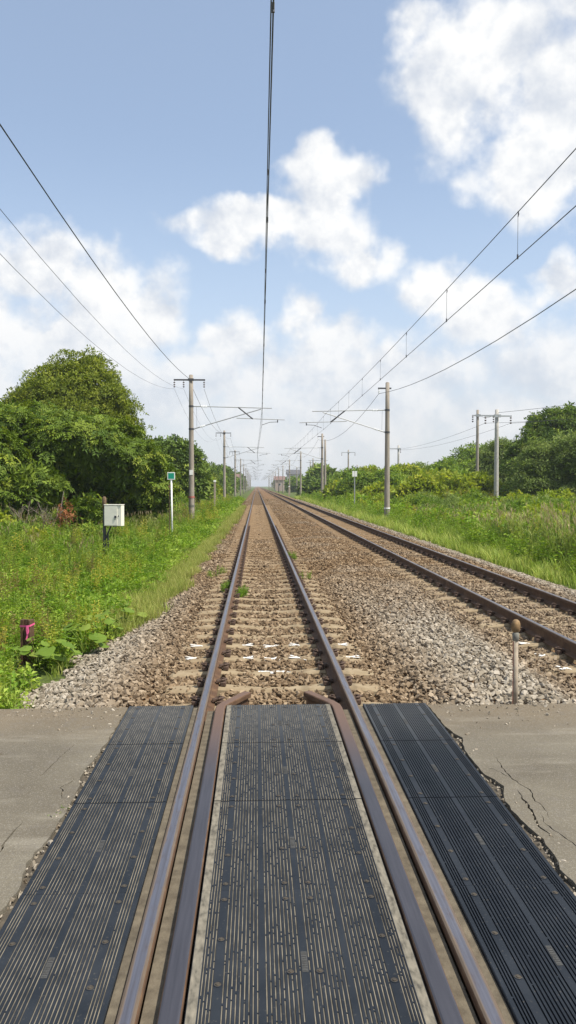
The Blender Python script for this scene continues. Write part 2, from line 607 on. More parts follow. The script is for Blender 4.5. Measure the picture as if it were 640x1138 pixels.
    M['pole_pale'] = simple('pale_pole_concrete', (0.42, 0.40, 0.36), 0.9, 0.12, 6)
    M['galv'] = simple('galvanised_steel', (0.42, 0.43, 0.43), 0.5, 0.15, 20, 0.5)
    M['dark_steel'] = simple('dark_steel', (0.06, 0.06, 0.065), 0.6, 0.2, 20, 0.3)
    M['wire'] = simple('wire_metal', (0.075, 0.075, 0.085), 0.6, 0.2, 5, 0.3, 0)
    M['porcelain'] = simple('white_porcelain', (0.78, 0.78, 0.76), 0.25, 0.05, 10, 0, 0)
    M['brown_porc'] = simple('brown_porcelain', (0.09, 0.06, 0.05), 0.3, 0.1, 10, 0, 0)
    M['cream'] = simple('cream_box_paint', (0.80, 0.77, 0.65), 0.5, 0.07, 5, 0, 0.05)
    M['white'] = simple('white_post_paint', (0.78, 0.78, 0.75), 0.5, 0.06, 8, 0, 0.05)
    M['green_sign'] = simple('green_sign_face', (0.0, 0.27, 0.17), 0.4, 0.06, 8, 0, 0)
    M['pink'] = simple('pink_ribbon', (0.75, 0.11, 0.27), 0.6, 0.1, 20, 0, 0)
    M['red_band'] = simple('faded_red_band', (0.40, 0.13, 0.10), 0.7, 0.15, 20, 0, 0)
    M['yellow_rust'] = simple('worn_yellow_cap', (0.20, 0.125, 0.055), 0.7, 0.6, 18, 0, 0.2)
    M['pipe'] = simple('bleached_pipe', (0.33, 0.27, 0.20), 0.75, 0.3, 14, 0, 0.2)
    M['pipe_red'] = simple('old_red_paint', (0.30, 0.075, 0.045), 0.75, 0.3, 30, 0, 0.2)
    M['grey_band'] = simple('grey_clamp', (0.16, 0.155, 0.13), 0.7, 0.2, 30)
    M['old_wood'] = simple('weathered_stake', (0.13, 0.085, 0.05), 0.9, 0.4, 18)
    M['bark'] = simple('tree_bark', (0.10, 0.075, 0.055), 0.95, 0.4, 12, 0, 0.6)
    M['dead'] = simple('bleached_dead_wood', (0.25, 0.205, 0.165), 0.9, 0.3, 20)
    M['wall_white'] = simple('house_wall', (0.55, 0.53, 0.49), 0.8, 0.08, 2)
    M['wall_pink'] = simple('house_wall_tan', (0.36, 0.28, 0.235), 0.8, 0.08, 2)
    M['wall_dark'] = simple('shed_wall_dark', (0.10, 0.105, 0.11), 0.8, 0.1, 2)
    M['wall_blue'] = simple('shed_blue', (0.25, 0.42, 0.60), 0.6, 0.08, 2)
    M['roof'] = simple('dark_roof', (0.09, 0.09, 0.095), 0.6, 0.15, 3)
    M['roof_red'] = simple('brown_roof', (0.17, 0.10, 0.08), 0.6, 0.15, 3)
    m = Mat('window_glass'); m.col((0.03, 0.035, 0.04)).rough(0.08); M['glass'] = m.m

    # foliage
    M['grass'] = leaf_mat('grass_blade', (0.105, 0.155, 0.024), (0.175, 0.22, 0.042), (0.27, 0.28, 0.08))
    M['grass_dk'] = leaf_mat('deep_grass_blade', (0.065, 0.105, 0.014), (0.11, 0.155, 0.022), (0.17, 0.19, 0.045))
    M['grass_dry'] = leaf_mat('dry_grass_blade', (0.13, 0.165, 0.03), (0.185, 0.20, 0.05), (0.24, 0.22, 0.075))
    M['reed'] = leaf_mat('reed_leaf', (0.08, 0.125, 0.02), (0.135, 0.175, 0.035), (0.21, 0.22, 0.065))
    M['plume'] = leaf_mat('reed_plume', (0.20, 0.16, 0.09), (0.27, 0.22, 0.13), (0.33, 0.28, 0.17))
    M['weed'] = leaf_mat('weed_leaf', (0.065, 0.12, 0.014), (0.125, 0.19, 0.023), (0.19, 0.24, 0.04))
    M['weed_br'] = leaf_mat('browning_weed_leaf', (0.11, 0.105, 0.03), (0.16, 0.12, 0.045), (0.19, 0.17, 0.06))
    M['weed_yel'] = leaf_mat('yellow_weed_leaf', (0.12, 0.15, 0.02), (0.19, 0.20, 0.03), (0.28, 0.25, 0.05))
    M['broad'] = leaf_mat('broad_leaf', (0.10, 0.165, 0.022), (0.145, 0.21, 0.032), (0.19, 0.24, 0.045), 0.3, gain=1.15)
    M['leaf_walnut'] = leaf_mat('walnut_leaf', (0.034, 0.060, 0.007), (0.072, 0.105, 0.011), (0.135, 0.16, 0.02), 0.16, tint=True, gain=1.75)
    M['leaf_dome'] = leaf_mat('small_tree_leaf', (0.05, 0.07, 0.009), (0.095, 0.115, 0.014), (0.15, 0.165, 0.024), 0.28, tint=True, gain=2.0)
    M['leaf_dark'] = leaf_mat('dark_tree_leaf', (0.028, 0.048, 0.010), (0.054, 0.080, 0.014), (0.10, 0.12, 0.02), 0.2, tint=True, gain=2.6)
    M['leaf_mid'] = leaf_mat('mid_green_leaf', (0.055, 0.09, 0.014), (0.095, 0.135, 0.02), (0.15, 0.18, 0.028), 0.3, tint=True, gain=2.1)
    M['leaf_yel'] = leaf_mat('yellow_green_leaf', (0.11, 0.155, 0.018), (0.18, 0.21, 0.026), (0.27, 0.27, 0.04), 0.33, tint=True, gain=1.6)
    M['leaf_grey'] = leaf_mat('olive_leaf', (0.07, 0.095, 0.025), (0.10, 0.13, 0.035), (0.14, 0.16, 0.055), 0.3, tint=True, gain=2.2)
    M['leaf_brown'] = leaf_mat('browning_leaf', (0.10, 0.085, 0.025), (0.15, 0.115, 0.04), (0.19, 0.16, 0.05), 0.25, tint=True)
    M['leaf_dead'] = leaf_mat('dead_leaf', (0.15, 0.06, 0.025), (0.20, 0.085, 0.035), (0.25, 0.12, 0.05), 0.2, tint=True)


make_mats()

# ------------------------------------------------------------------ setting: ground
TX2 = 3.78                      # centre of the right track


def lerp(a, b, t):
    return a + (b - a) * t


def sm(a, b, x):
    t = np.clip((x - a) / (b - a), 0, 1)
    return t * t * (3 - 2 * t)


def left_edge(y):
    """x of the border between ballast and grass on the left"""
    return -2.22 + 0.45 * sm(7.5, 15, y) + 0.28 * sm(18, 50, y)


def bed(x, y):
    """height of the ballast / soil surface"""
    x = np.asarray(x, float); y = np.asarray(y, float)
    z = np.full(np.broadcast(x, y).shape, -0.205)
    mid = sm(1.1, 1.5, x) * (1 - sm(TX2 - 1.5, TX2 - 1.1, x))
    z = z + mid * (0.05 + 0.05 * (1 - sm(6.5, 10, y)))
    le = left_edge(y)
    z = z + 0.08 * sm(-1.0, -1.35, x) * (1 - sm(6.5, 9, y))
    z = z - 0.24 * sm(-1.3, le - 0.3, x) * (x < 0)
    z = z - 0.18 * sm(le - 0.2, le - 2.5, x) * (x < 0)
    z = z + 0.65 * sm(-4.2, -12, x) * sm(12, 24, y)
    z = z - 0.30 * sm(5.1, 6.6, x)
    z = z + 0.30 * sm(9, 18, x)
    return z


def make_ground():
    xs = np.concatenate([-np.geomspace(1500, 13, 26), np.arange(-12, 14.01, 0.25), np.geomspace(15, 1500, 26)])
    ys = np.concatenate([[-60, -30, -15, -8, -4, 0, 3, 5.4], np.arange(5.9, 60, 0.4), np.geomspace(61, 2600, 60)])
    X, Y = np.meshgrid(xs, ys)
    Z = bed(X, Y) - 0.035
    Z = np.where(Y < 5.7, -0.32, Z)
    nx, ny = len(xs), len(ys)
    v = np.stack([X, Y, Z], -1).reshape(-1, 3)
    i = np.arange(nx - 1)[None, :] + nx * np.arange(ny - 1)[:, None]
    f = np.stack([i, i + 1, i + nx + 1, i + nx], -1).reshape(-1, 4)
    me = bpy.data.meshes.new('ground')
    me.from_pydata(v.tolist(), [], f.tolist())
    me.materials.append(M['ground'])
    me.polygons.foreach_set('use_smooth', [True] * len(f))
    tag(link('ground', me), kind='structure')


make_ground()


def in_poly(p, poly):
    x, y = p
    c = False
    j = len(poly) - 1
    for i in range(len(poly)):
        if (poly[i][1] > y) != (poly[j][1] > y) and x < (poly[j][0] - poly[i][0]) * (y - poly[i][1]) / (poly[j][1] - poly[i][1]) + poly[i][0]:
            c = not c
        j = i
    return c


def crack_poly(pts, w):
    """thin jagged slot along a polyline"""
    r = random.Random(len(pts) * 7 + int(w * 1e4))
    fine = []
    for a, b in zip(pts[:-1], pts[1:]):
        n = max(2, int(math.dist(a, b) / 0.025))
        for k in range(n):
            t = k / n
            fine.append((lerp(a[0], b[0], t) + r.uniform(-.006, .006), lerp(a[1], b[1], t) + r.uniform(-.004, .004)))
    fine.append(pts[-1])
    L, Rr = [], []
    for i, p in enumerate(fine[1:-1], 1):
        dx, dy = fine[i + 1][0] - fine[i - 1][0], fine[i + 1][1] - fine[i - 1][1]
        l = math.hypot(dx, dy) or 1
        t = i / (len(fine) - 1)
        h = w * 0.5 * min(1, 5 * t, 5 * (1 - t)) * r.uniform(0.45, 1.3)
        L.append((p[0] - dy / l * h, p[1] + dx / l * h))
        Rr.append((p[0] + dy / l * h, p[1] - dx / l * h))
    return [fine[0]] + L + [fine[-1]] + Rr[::-1]


def road_piece(name, outline, cracks=(), z=-0.012, th=0.075):
    polys = [outline] + list(cracks)
    vs, es = [], []
    for poly in polys:
        o = len(vs)
        vs += [Vector(p) for p in poly]
        es += [(o + i, o + (i + 1) % len(poly)) for i in range(len(poly))]
    rv, re, rf, *_ = delaunay_2d_cdt(vs, es, [], 0, 1e-5)
    tris = []
    for f in rf:
        c = (sum(rv[i].x for i in f) / len(f), sum(rv[i].y for i in f) / len(f))
        if in_poly(c, outline) and not any(in_poly(c, q) for q in cracks):
            tris.append(tuple(f))
    bm = bmesh.new()
    V = [bm.verts.new((p.x, p.y, z + 0.006 * mnoise.noise((p.x * 2.3, p.y * 2.3, 1)))) for p in rv]
    for t in tris:
        try:
            bm.faces.new([V[i] for i in t])
        except ValueError:
            pass
    be = [e for e in bm.edges if len(e.link_faces) == 1]
    r = bmesh.ops.extrude_edge_only(bm, edges=be)
    for v in [g for g in r['geom'] if isinstance(g, bmesh.types.BMVert)]:
        v.co.z -= th
    for v in [v for v in bm.verts if not v.link_faces]:
        bm.verts.remove(v)
    bmesh.ops.recalc_face_normals(bm, faces=bm.faces)
    me = bpy.data.meshes.new(name)
    bm.to_mesh(me); bm.free()
    me.materials.append(M['asphalt'])
    return tag(link(name, me), kind='structure')


def jag(pts, amp, step, seed):
    r = random.Random(seed)
    out = []
    for a, b in zip(pts[:-1], pts[1:]):
        n = max(1, int(math.dist(a, b) / step))
        for k in range(n):
            t = k / n
            q = amp if (k or a is not pts[0]) else 0
            out.append((lerp(a[0], b[0], t) + r.uniform(-q, q), lerp(a[1], b[1], t) + r.uniform(-q, q)))
    out.append(pts[-1])
    return out


def make_road():
    FAR = 5.88
    # right carriageway edge: broken along the panels, with two bitten-out hollows
    edge = [(1.15, -5.0), (1.15, 1.0), (1.152, 2.4), (1.15, 2.9), (1.175, 3.15), (1.155, 3.3), (1.18, 3.43), (1.185, 3.60), (1.165, 3.72), (1.15, 3.87),
            (1.148, 4.04), (1.175, 4.14), (1.205, 4.24), (1.185, 4.34), (1.15, 4.42), (1.148, 4.60), (1.145, 4.83), (1.165, 4.96),
            (1.195, 5.08), (1.165, 5.18), (1.145, 5.28), (1.14, 5.42), (1.138, FAR)]
    edge = jag(edge, 0.006, 0.05, 3)
    far = jag([(1.138, FAR), (2.0, FAR - 0.02), (3.05, FAR + 0.01)], 0.012, 0.05, 4)
    outline = edge[:-1] + far + [(3.05, -5.0)]
    A = crack_poly([(1.30, 4.72), (1.285, 4.52), (1.29, 4.34), (1.335, 4.19), (1.305, 4.06), (1.325, 3.95), (1.30, 3.81)], 0.007)
    A2 = crack_poly([(1.285, 3.90), (1.26, 3.76), (1.30, 3.61), (1.33, 3.45), (1.42, 3.30), (1.47, 3.1)], 0.006)
    B = crack_poly([(1.27, 4.20), (1.20 + .05, 4.08), (1.25, 3.98), (1.235, 3.87), (1.22, 3.74), (1.245, 3.60)], 0.012)
    C = crack_poly([(1.19, 4.52), (1.235, 4.49), (1.262, 4.42), (1.28, 4.37)], 0.005)
    road_piece('road', outline, [A, A2, B, C])
    edge = [(-1.150, -5.0), (-1.150, 1.0), (-1.154, 2.6), (-1.170, 3.0), (-1.150, 3.25), (-1.182, 3.45), (-1.166, 3.6), (-1.150, 3.75), (-1.142, 4.05), (-1.150, 4.3),
            (-1.166, 4.42), (-1.178, 4.6), (-1.158, 4.75), (-1.150, 4.95), (-1.138, 5.1), (-1.138, FAR + .02)]
    edge = jag(edge, 0.007, 0.05, 5)
    far = jag([(-1.138, FAR + .02), (-2.2, FAR), (-4, FAR + .03), (-9.0, FAR)], 0.014, 0.06, 6)
    outline = (edge[:-1] + far + [(-9.0, -5.0)])[::-1]
    A = crack_poly([(-1.34, 3.40), (-1.335, 3.55), (-1.35, 3.66), (-1.34, 3.78), (-1.325, 3.90)], 0.008)
    B = crack_poly([(-1.21, 4.16), (-1.225, 4.29), (-1.25, 4.32), (-1.215, 4.40), (-1.205, 4.46)], 0.007)
    D = crack_poly([(-1.42, 4.45), (-1.40, 4.55), (-1.385, 4.72), (-1.37, 4.85), (-1.33, 5.1)], 0.005)
    road_piece('road', outline, [A, B, D])
    road_piece('road', [(3.32, -5), (4.24, -5), (4.24, FAR), (3.32, FAR)])
    road_piece('road', [(4.50, -5), (13, -5), (13, FAR), (4.50, FAR)])
    for x0, x1 in ((-9.05, -0.7), (0.7, 3.06), (3.25, 13.0)):
        b = MB()
        b.box(x0, x1, -5, FAR - 0.03, -0.30, -0.036)
        tag(b.build('road_base', M['road_base']), kind='structure')


make_road()

# ------------------------------------------------------------------ scatter by geometry nodes


def vec_euler(n, spin=None):
    """euler angles taking +Z to the unit vectors n"""
    b = np.arccos(np.clip(n[:, 2], -1, 1))
    g = np.arctan2(n[:, 1], n[:, 0])
    return np.stack([np.zeros(len(n)), b, g], -1)


def proto_collection(name, meshes):
    c = bpy.data.collections.new(name)
    for i, me in enumerate(meshes):
        o = bpy.data.objects.new('%s_piece_%02d' % (name, i), me)
        c.objects.link(o)
    return c


_groups = {}


def scatter_group(coll):
    if coll.name in _groups:
        return _groups[coll.name]
    ng = bpy.data.node_groups.new('scatter_' + coll.name, 'GeometryNodeTree')
    ng.interface.new_socket('Geometry', in_out='INPUT', socket_type='NodeSocketGeometry')
    ng.interface.new_socket('Geometry', in_out='OUTPUT', socket_type='NodeSocketGeometry')
    N, L = ng.nodes.new, ng.links.new
    gi, go = N('NodeGroupInput'), N('NodeGroupOutput')
    iop = N('GeometryNodeInstanceOnPoints')
    ci = N('GeometryNodeCollectionInfo')
    ci.inputs['Collection'].default_value = coll
    ci.inputs['Separate Children'].default_value = True
    ci.inputs['Reset Children'].default_value = True
    iop.inputs['Pick Instance'].default_value = True

    def attr(nm, dt):
        a = N('GeometryNodeInputNamedAttribute')
        a.data_type = dt
        a.inputs['Name'].default_value = nm
        return [s for s in a.outputs if s.enabled and s.name == 'Attribute'][0]
    e2r = N('FunctionNodeEulerToRotation')
    L(attr('rot', 'FLOAT_VECTOR'), e2r.inputs[0])
    L(gi.outputs[0], iop.inputs['Points'])
    L(ci.outputs[0], iop.inputs['Instance'])
    L(attr('idx', 'INT'), iop.inputs['Instance Index'])
    L(e2r.outputs[0], iop.inputs['Rotation'])
    L(attr('scl', 'FLOAT_VECTOR'), iop.inputs['Scale'])
    L(iop.outputs[0], go.inputs[0])
    _groups[coll.name] = ng
    return ng


def scatter(name, coll, pts, rot, scl, parent=None, idx=None):
    n = len(pts)
    me = bpy.data.meshes.new(name)
    me.vertices.add(n)
    me.vertices.foreach_set('co', np.asarray(pts, np.float32).ravel())
    scl = np.asarray(scl, np.float32)
    if scl.ndim == 1:
        scl = np.repeat(scl[:, None], 3, 1)
    if idx is None:
        idx = rng.integers(0, len(coll.objects), n)
    a = me.attributes.new('rot', 'FLOAT_VECTOR', 'POINT'); a.data.foreach_set('vector', np.asarray(rot, np.float32).ravel())
    a = me.attributes.new('scl', 'FLOAT_VECTOR', 'POINT'); a.data.foreach_set('vector', scl.ravel())
    a = me.attributes.new('spray_tint', 'FLOAT', 'POINT'); a.data.foreach_set('value', np.clip(rng.normal(0.45, 0.27, n), 0, 1).astype(np.float32))
    a = me.attributes.new('idx', 'INT', 'POINT'); a.data.foreach_set('value', np.asarray(idx, np.int32))
    o = link(name, me, parent)
    md = o.modifiers.new('scatter', 'NODES')
    md.node_group = scatter_group(coll)
    return o


# ---- prototypes
def stone_mesh(seed, flat=0.7):
    r = np.random.default_rng(seed)
    bm = bmesh.new()
    p = r.normal(size=(11, 3))
    p /= np.linalg.norm(p, axis=1)[:, None]
    p *= r.uniform(0.75, 1.1, (11, 1))
    p *= np.array([1.0, r.uniform(0.6, 0.85), r.uniform(0.45, 0.7)]) * 0.5
    for q in p:
        bm.verts.new(q)
    res = bmesh.ops.convex_hull(bm, input=bm.verts)
    for v in [v for v in bm.verts if not v.link_faces]:
        bm.verts.remove(v)
    me = bpy.data.meshes.new('stone')
    bm.to_mesh(me); bm.free()
    me.materials.append(M['stone'])
    return me


stone_coll = proto_collection('stone', [stone_mesh(s) for s in range(12)])


def stone_patch(seed):
    """about fourteen stones lying together, for the ballast further away"""
    r = np.random.default_rng(seed)
    b = MB()
    for k in range(14):
        me = stone_coll.objects[int(r.integers(0, 12))].data
        s = r.uniform(0.045, 0.095)
        mt = Matrix.Translation((r.uniform(-.16, .16), r.uniform(-.16, .16), r.uniform(-.012, .02))) @ Matrix.Rotation(r.uniform(0, 6.28), 4, 'Z') @ Matrix.Rotation(r.uniform(-.5, .5), 4, 'X') @ Matrix.Scale(s, 4)
        b.add([mt @ v.co for v in me.vertices], [tuple(f.vertices) for f in me.polygons])
    return b.mesh('stone_patch', M['stone'])


patch_coll = proto_collection('stone_patch', [stone_patch(100 + s) for s in range(8)])

SLEEPER_Y0, SLEEPER_DY = 7.08, 0.62


def make_ballast():
    P, S = [], []

    def zone(y0, y1, dens, smin, smax):
        n = int((y1 - y0) * 8.9 * dens)
        x = rng.uniform(-2.5, 6.4, n); y = rng.uniform(y0, y1, n)
        return x, y, rng.uniform(smin, smax, n)

    def keep(x, y, s):
        le = left_edge(y) - 0.15 + 0.12 * np.sin(y * 3.1) + 0.08 * np.sin(y * 7.7)
        k = (x > le) & (x < 6.22 + 0.1 * np.sin(y * 2.1))
        ph = np.abs((y - SLEEPER_Y0 + SLEEPER_DY / 2) % SLEEPER_DY - SLEEPER_DY / 2)
        for cx in (0.0, TX2):
            dx = np.abs(x - cx)
            on = (dx < 1.06) & (ph < 0.10)
            pk = np.where(dx < 0.62, 0.26, np.where(dx < 0.9, 0.32, 0.6)) + (0.30 if cx else 0.0) + 0.25 * sm(10, 24, y)
            k &= ~on | (rng.random(len(x)) < pk)
            k &= np.abs(dx - 0.573) > 0.075
        return k
    # big open stones by the crossing and along the middle, smaller ones in the cribs
    for (y0, y1, d, a, b) in ((5.90, 10, 1000, 0.04, 0.095), (10, 17, 620, 0.045, 0.095), (17, 27, 360, 0.055, 0.10)):
        x, y, s = zone(y0, y1, d, a, b)
        k = keep(x, y, s)
        x, y, s = x[k], y[k], s[k]
        z = bed(x, y) + rng.uniform(-0.025, 0.012, len(x))
        ph = np.abs((y - SLEEPER_Y0 + SLEEPER_DY / 2) % SLEEPER_DY - SLEEPER_DY / 2)
        for cx in (0.0, TX2):
            dx = np.abs(x - cx)
            on = (dx < 1.06) & (ph < 0.10)
            z = np.where(on, z + 0.022, np.where(dx < 0.5, z + (0.012 if cx == 0 else 0.02), z))
            s = np.where(on, s * 0.7, s)
        P.append(np.stack([x, y, z], -1)); S.append(s)
    P = np.concatenate(P); S = np.concatenate(S)
    rot = np.stack([rng.uniform(-.7, .7, len(P)), rng.uniform(-.7, .7, len(P)), rng.uniform(0, 6.28, len(P))], -1)
    o = scatter('ballast_stones', stone_coll, P, rot, S)
    tag(o, 'loose crushed stone ballast around both tracks near the crossing', 'ballast', kind='stuff')
    # further off: patches
    P, S = [], []
    for (y0, y1, d, sc) in ((27, 50, 13, 1.0), (50, 110, 6, 1.35)):
        x, y, s = zone(y0, y1, d, sc * 0.9, sc * 1.15)
        le = left_edge(y) - 0.05
        k = (x > le) & (x < 6.2)
        for cx in (0.0, TX2):
            k &= np.abs(np.abs(x - cx) - 0.573) > 0.13
        x, y, s = x[k], y[k], s[k]
        P.append(np.stack([x, y, bed(x, y) - 0.02], -1)); S.append(s)
    P = np.concatenate(P); S = np.concatenate(S)
    rot = np.stack([np.zeros(len(P)), np.zeros(len(P)), rng.uniform(0, 6.28, len(P))], -1)
    o = scatter('ballast_stones', patch_coll, P, rot, S)
    tag(o, 'brown stone ballast along the tracks in the distance', 'ballast', kind='stuff')
    # crumbs in the broken gap between asphalt and panels
    n = 1500
    side = rng.choice([-1, 1], n)
    y = rng.uniform(2.0, 5.8, n)
    x = side * rng.uniform(1.13, 1.26, n)
    P = np.stack([x, y, rng.uniform(-0.036, -0.018, n)], -1)
    rot = rng.uniform(0, 6.28, (n, 3))
    o = scatter('road_rubble', stone_coll, P, rot, rng.uniform(0.008, 0.030, n) * rng.choice([1, 1, 1, 1.6], n))
    tag(o, 'loose crumbs of broken asphalt along the panel edges', 'rubble', kind='stuff')


make_ballast()


def road_grit():
    n = 520
    x = rng.uniform(-4.5, 3.0, n)
    x = np.where(np.abs(x) < 1.2, np.sign(x) * rng.uniform(1.2, 2.6, n), x)
    y = 5.86 - np.abs(rng.normal(0, 0.22, n)) ** 1.3 * rng.choice([1, 1, 1, 6], n)
    P = np.stack([x, y, np.full(n, -0.010)], -1)
    o = scatter('road_grit', stone_coll, P, rng.uniform(0, 6.28, (n, 3)), rng.uniform(0.006, 0.022, n) * rng.choice([1, 1, 1, 2.2], n))
    tag(o, 'grit and stray stones strewn on the asphalt', 'grit', kind='stuff')


road_grit()

# ------------------------------------------------------------------ tracks
RAIL = [(-0.0635, -0.153), (0.0635, -0.153), (0.0635, -0.143), (0.022, -0.130), (0.008, -0.118), (0.008, -0.050), (0.030, -0.040), (0.0325, -0.034),
        (0.0325, -0.010), (0.029, -0.004), (0.022, 0.0), (-0.022, 0.0), (-0.029, -0.004), (-0.0325, -0.010), (-0.0325, -0.034), (-0.030, -0.040),
        (-0.008, -0.050), (-0.008, -0.118), (-0.022, -0.130), (-0.0635, -0.143)]
RMI = [0] * len(RAIL)
for _k in (9, 10, 11):
    RMI[_k] = 1
GAUGE = 0.573


def sleeper_mesh():
    b = MB()
    xs = [-1.03, -0.98, -0.72, -0.64, -0.573, -0.50, -0.42, -0.28, -0.12, 0, 0.12, 0.28, 0.42, 0.50, 0.573, 0.64, 0.72, 0.98, 1.03]
    zt = {1.03: -0.215, 0.98: -0.188, 0.72: -0.170, 0.64: -0.158, 0.573: -0.1545, 0.50: -0.158, 0.42: -0.166, 0.28: -0.180, 0.12: -0.189, 0: -0.191}
    hw = {1.03: 0.10, 0.98: 0.105, 0.72: 0.105, 0.64: 0.10, 0.573: 0.10, 0.50: 0.096, 0.42: 0.09, 0.28: 0.08, 0.12: 0.075, 0: 0.073}
    n = len(xs)
    vs = []
    for x in xs:
        a = abs(x); z, h = zt[a], hw[a]
        vs += [(x, -h - .02, -0.33), (x, -h, z - 0.018), (x, -h + 0.022, z), (x, h - 0.022, z), (x, h, z - 0.018), (x, h + .02, -0.33)]
    fs = []
    for i in range(n - 1):
        for k in range(5):
            a = i * 6 + k
            fs.append((a, a + 1, a + 7, a + 6))
    fs += [tuple(range(6)), tuple(range((n - 1) * 6, n * 6))[::-1]]
    b.add(vs, fs)
    return b.mesh('sleeper', M['sleeper'])


def clip_mesh():
    """spring clip and its shoulder, pointing to +x"""
    b = MB()
    b.bbox(0.0, 0.055, -0.045, 0.045, -0.160, -0.118, 0.006)
    b.bbox(-0.035, 0.05, -0.022, 0.022, -0.128, -0.104, 0.006)
    b.tube([(-0.03, -0.035, -0.125), (0.02, -0.035, -0.100), (0.06, 0.0, -0.10), (0.02, 0.035, -0.100), (-0.03, 0.035, -0.125)], 0.010, 6)
    b.tube([(0.03, 0, -0.155), (0.03, 0, -0.085)], 0.012, 6)
    return b.mesh('rail_clip', M['clip'])


def cross_mesh(w, d, sk):
    """white painted cross: two crossing strokes, second one a hair higher"""
    b = MB()
    for k, (s, zz) in enumerate(((1, 0.0), (-1, 0.0015))):
        a = Vector((w, s * d + sk)); c = Vector((-w, -s * d)); t = 0.020
        dd = (c - a).normalized(); nrm = Vector((-dd.y, dd.x)) * t
        for (p, q) in ((a, c),):
            top = [(p + nrm), (q + nrm * .8), (q - nrm), (p - nrm * .9)]
            b.add([(v.x, v.y, zz) for v in top] + [(v.x, v.y, zz - 0.004) for v in top],
                  [(0, 1, 2, 3), (4, 7, 6, 5), (0, 4, 5, 1), (1, 5, 6, 2), (2, 6, 7, 3), (3, 7, 4, 0)])
    return b.mesh('paint_mark', M['paint'])


def make_track(cx, label, marks):
    t = thing('railway_track', label, 'railway track', (cx, 0, 0))
    ypts = [-4] + list(np.arange(0, 60, 4.0)) + list(np.geomspace(60, 1100, 24))
    for s in (-1, 1):
        b = MB()
        b.extrude(RAIL, [(s * GAUGE, float(y), 0) for y in ypts], RMI)
        b.build('rail', [M['rust'], M['railtop']], t)
    sl, cm = SLEEPER_ME, CLIP_ME
    nfull = 110
    crosses = [cross_mesh(.085, .06, .01), cross_mesh(.10, .052, -.015), cross_mesh(.078, .065, .0)]
    for k in range(-1, nfull):
        y = SLEEPER_Y0 + SLEEPER_DY * k + (0.015 * math.sin(k * 5.3))
        if k < 0:
            y = SLEEPER_Y0 - SLEEPER_DY
        o = link('sleeper', sl, t, (0, y, 0.004 * math.sin(k * 2.9)))
        if k < 45:
            for s in (-1, 1):
                for d in (-1, 1):
                    c = link('rail_clip', cm, o, (s * GAUGE + d * 0.075, 0, 0))
                    c.rotation_euler = (0, 0, 0 if d > 0 else math.pi)
        for (mx, mz) in marks.get(k, ()):
            c = link('paint_mark', crosses[(k + int(mx * 10)) % 3], o, (mx, 0.0, mz))
            c.rotation_euler = (0, (0.09 if mx > 0 else -0.09) * (1 if 0.2 < abs(mx) < .5 else (-.8 if abs(mx) > .6 else 0)), 0.2 * math.sin(mx * 9 + k))
        if k == 1 and 0 in marks.get('tee', ()):
            b = MB()
            b.box(-0.15, 0.16, 0.018, 0.052, -0.002, 0.002)
            b.box(-0.03, 0.012, -0.06, 0.0175, -0.002, 0.0025)
            b.box(0.09, 0.17, -0.012, 0.0165, -0.002, 0.003)
            b.build('paint_mark', M['paint'], o, loc=(0, 0, -0.187))
    # the many sleepers beyond, seen only as a texture between the rails
    b = MB()
    for k in range(nfull, 420):
        y = SLEEPER_Y0 + SLEEPER_DY * k
        b.box(-1.03, 1.03, y - 0.1, y + 0.1, -0.3, -0.172)
    o = b.build('far_sleepers', M['sleeper'], t)
    o['kind'] = 'stuff'
    return t


SLEEPER_ME, CLIP_ME = sleeper_mesh(), clip_mesh()
make_track(0.0, 'left railway track running from the crossing deck straight to the horizon', {
    2: [(-0.285, -.176), (0.0, -.186), (0.285, -.176), (-0.83, -.174), (0.83, -.174)],
    3: [(-0.30, -.174), (0.0, -.186), (0.30, -.174), (-0.82, -.173), (0.80, -.173)], 'tee': (0,)})
make_track(TX2, 'right railway track with dark rusty rails beside the grass bank', {
    1: [(-0.84, -.174)], 2: [(-0.83, -.174)], 3: [(-0.82, -.173)]})

# ------------------------------------------------------------------ crossing deck
BOLT_ME = None


def bolt_mesh():
    b = MB()
    n = 14
    prof = [(0.0165, -0.002), (0.0158, 0.0018), (0.0125, 0.0018), (0.0118, 0.0008)]
    vs = []
    for r_, z in prof:
        vs += [(r_ * math.cos(6.2832 * k / n), r_ * math.sin(6.2832 * k / n), z) for k in range(n)]
    for i in range(3):
        b.add(vs[i * n:(i + 2) * n], [(k, (k + 1) % n, n + (k + 1) % n, n + k) for k in range(n)], 0)
    b.add(vs[3 * n:], [tuple(range(n))], 1)
    hexv = [(0.008 * math.cos(1.047 * k + .3), 0.008 * math.sin(1.047 * k + .3), z) for z in (0.0008, 0.0035) for k in range(6)]
    b.add(hexv, [tuple(range(6, 12))] + [(k, (k + 1) % 6, 6 + (k + 1) % 6, 6 + k) for k in range(6)], 1)
    return b.mesh('bolt', [M['rubber'], M['bolt']])


def lettering_mesh(seed):
    """worn embossed letters in a sunk nameplate: too worn to read in the photograph"""
    r = random.Random(seed)
    b = MB()
    b.box(-0.0105, 0.0105, -0.058, 0.058, -0.003, 0.0008)
    y = -0.052
    for k in range(8):
        b.box(-0.008, 0.008, y, y + 0.0022, 0.0009, 0.0024)
        if r.random() < .7:
            x = r.choice((-0.0078, -0.001, 0.0058))
            b.box(x, x + 0.0022, y + 0.0023, y + 0.0075, 0.0009, 0.0024)
        if r.random() < .6:
            b.box(-0.008, 0.008, y + 0.0076, y + 0.0098, 0.0009, 0.0024)
        y += 0.0132
    return b.mesh('lettering', [M['emboss']])


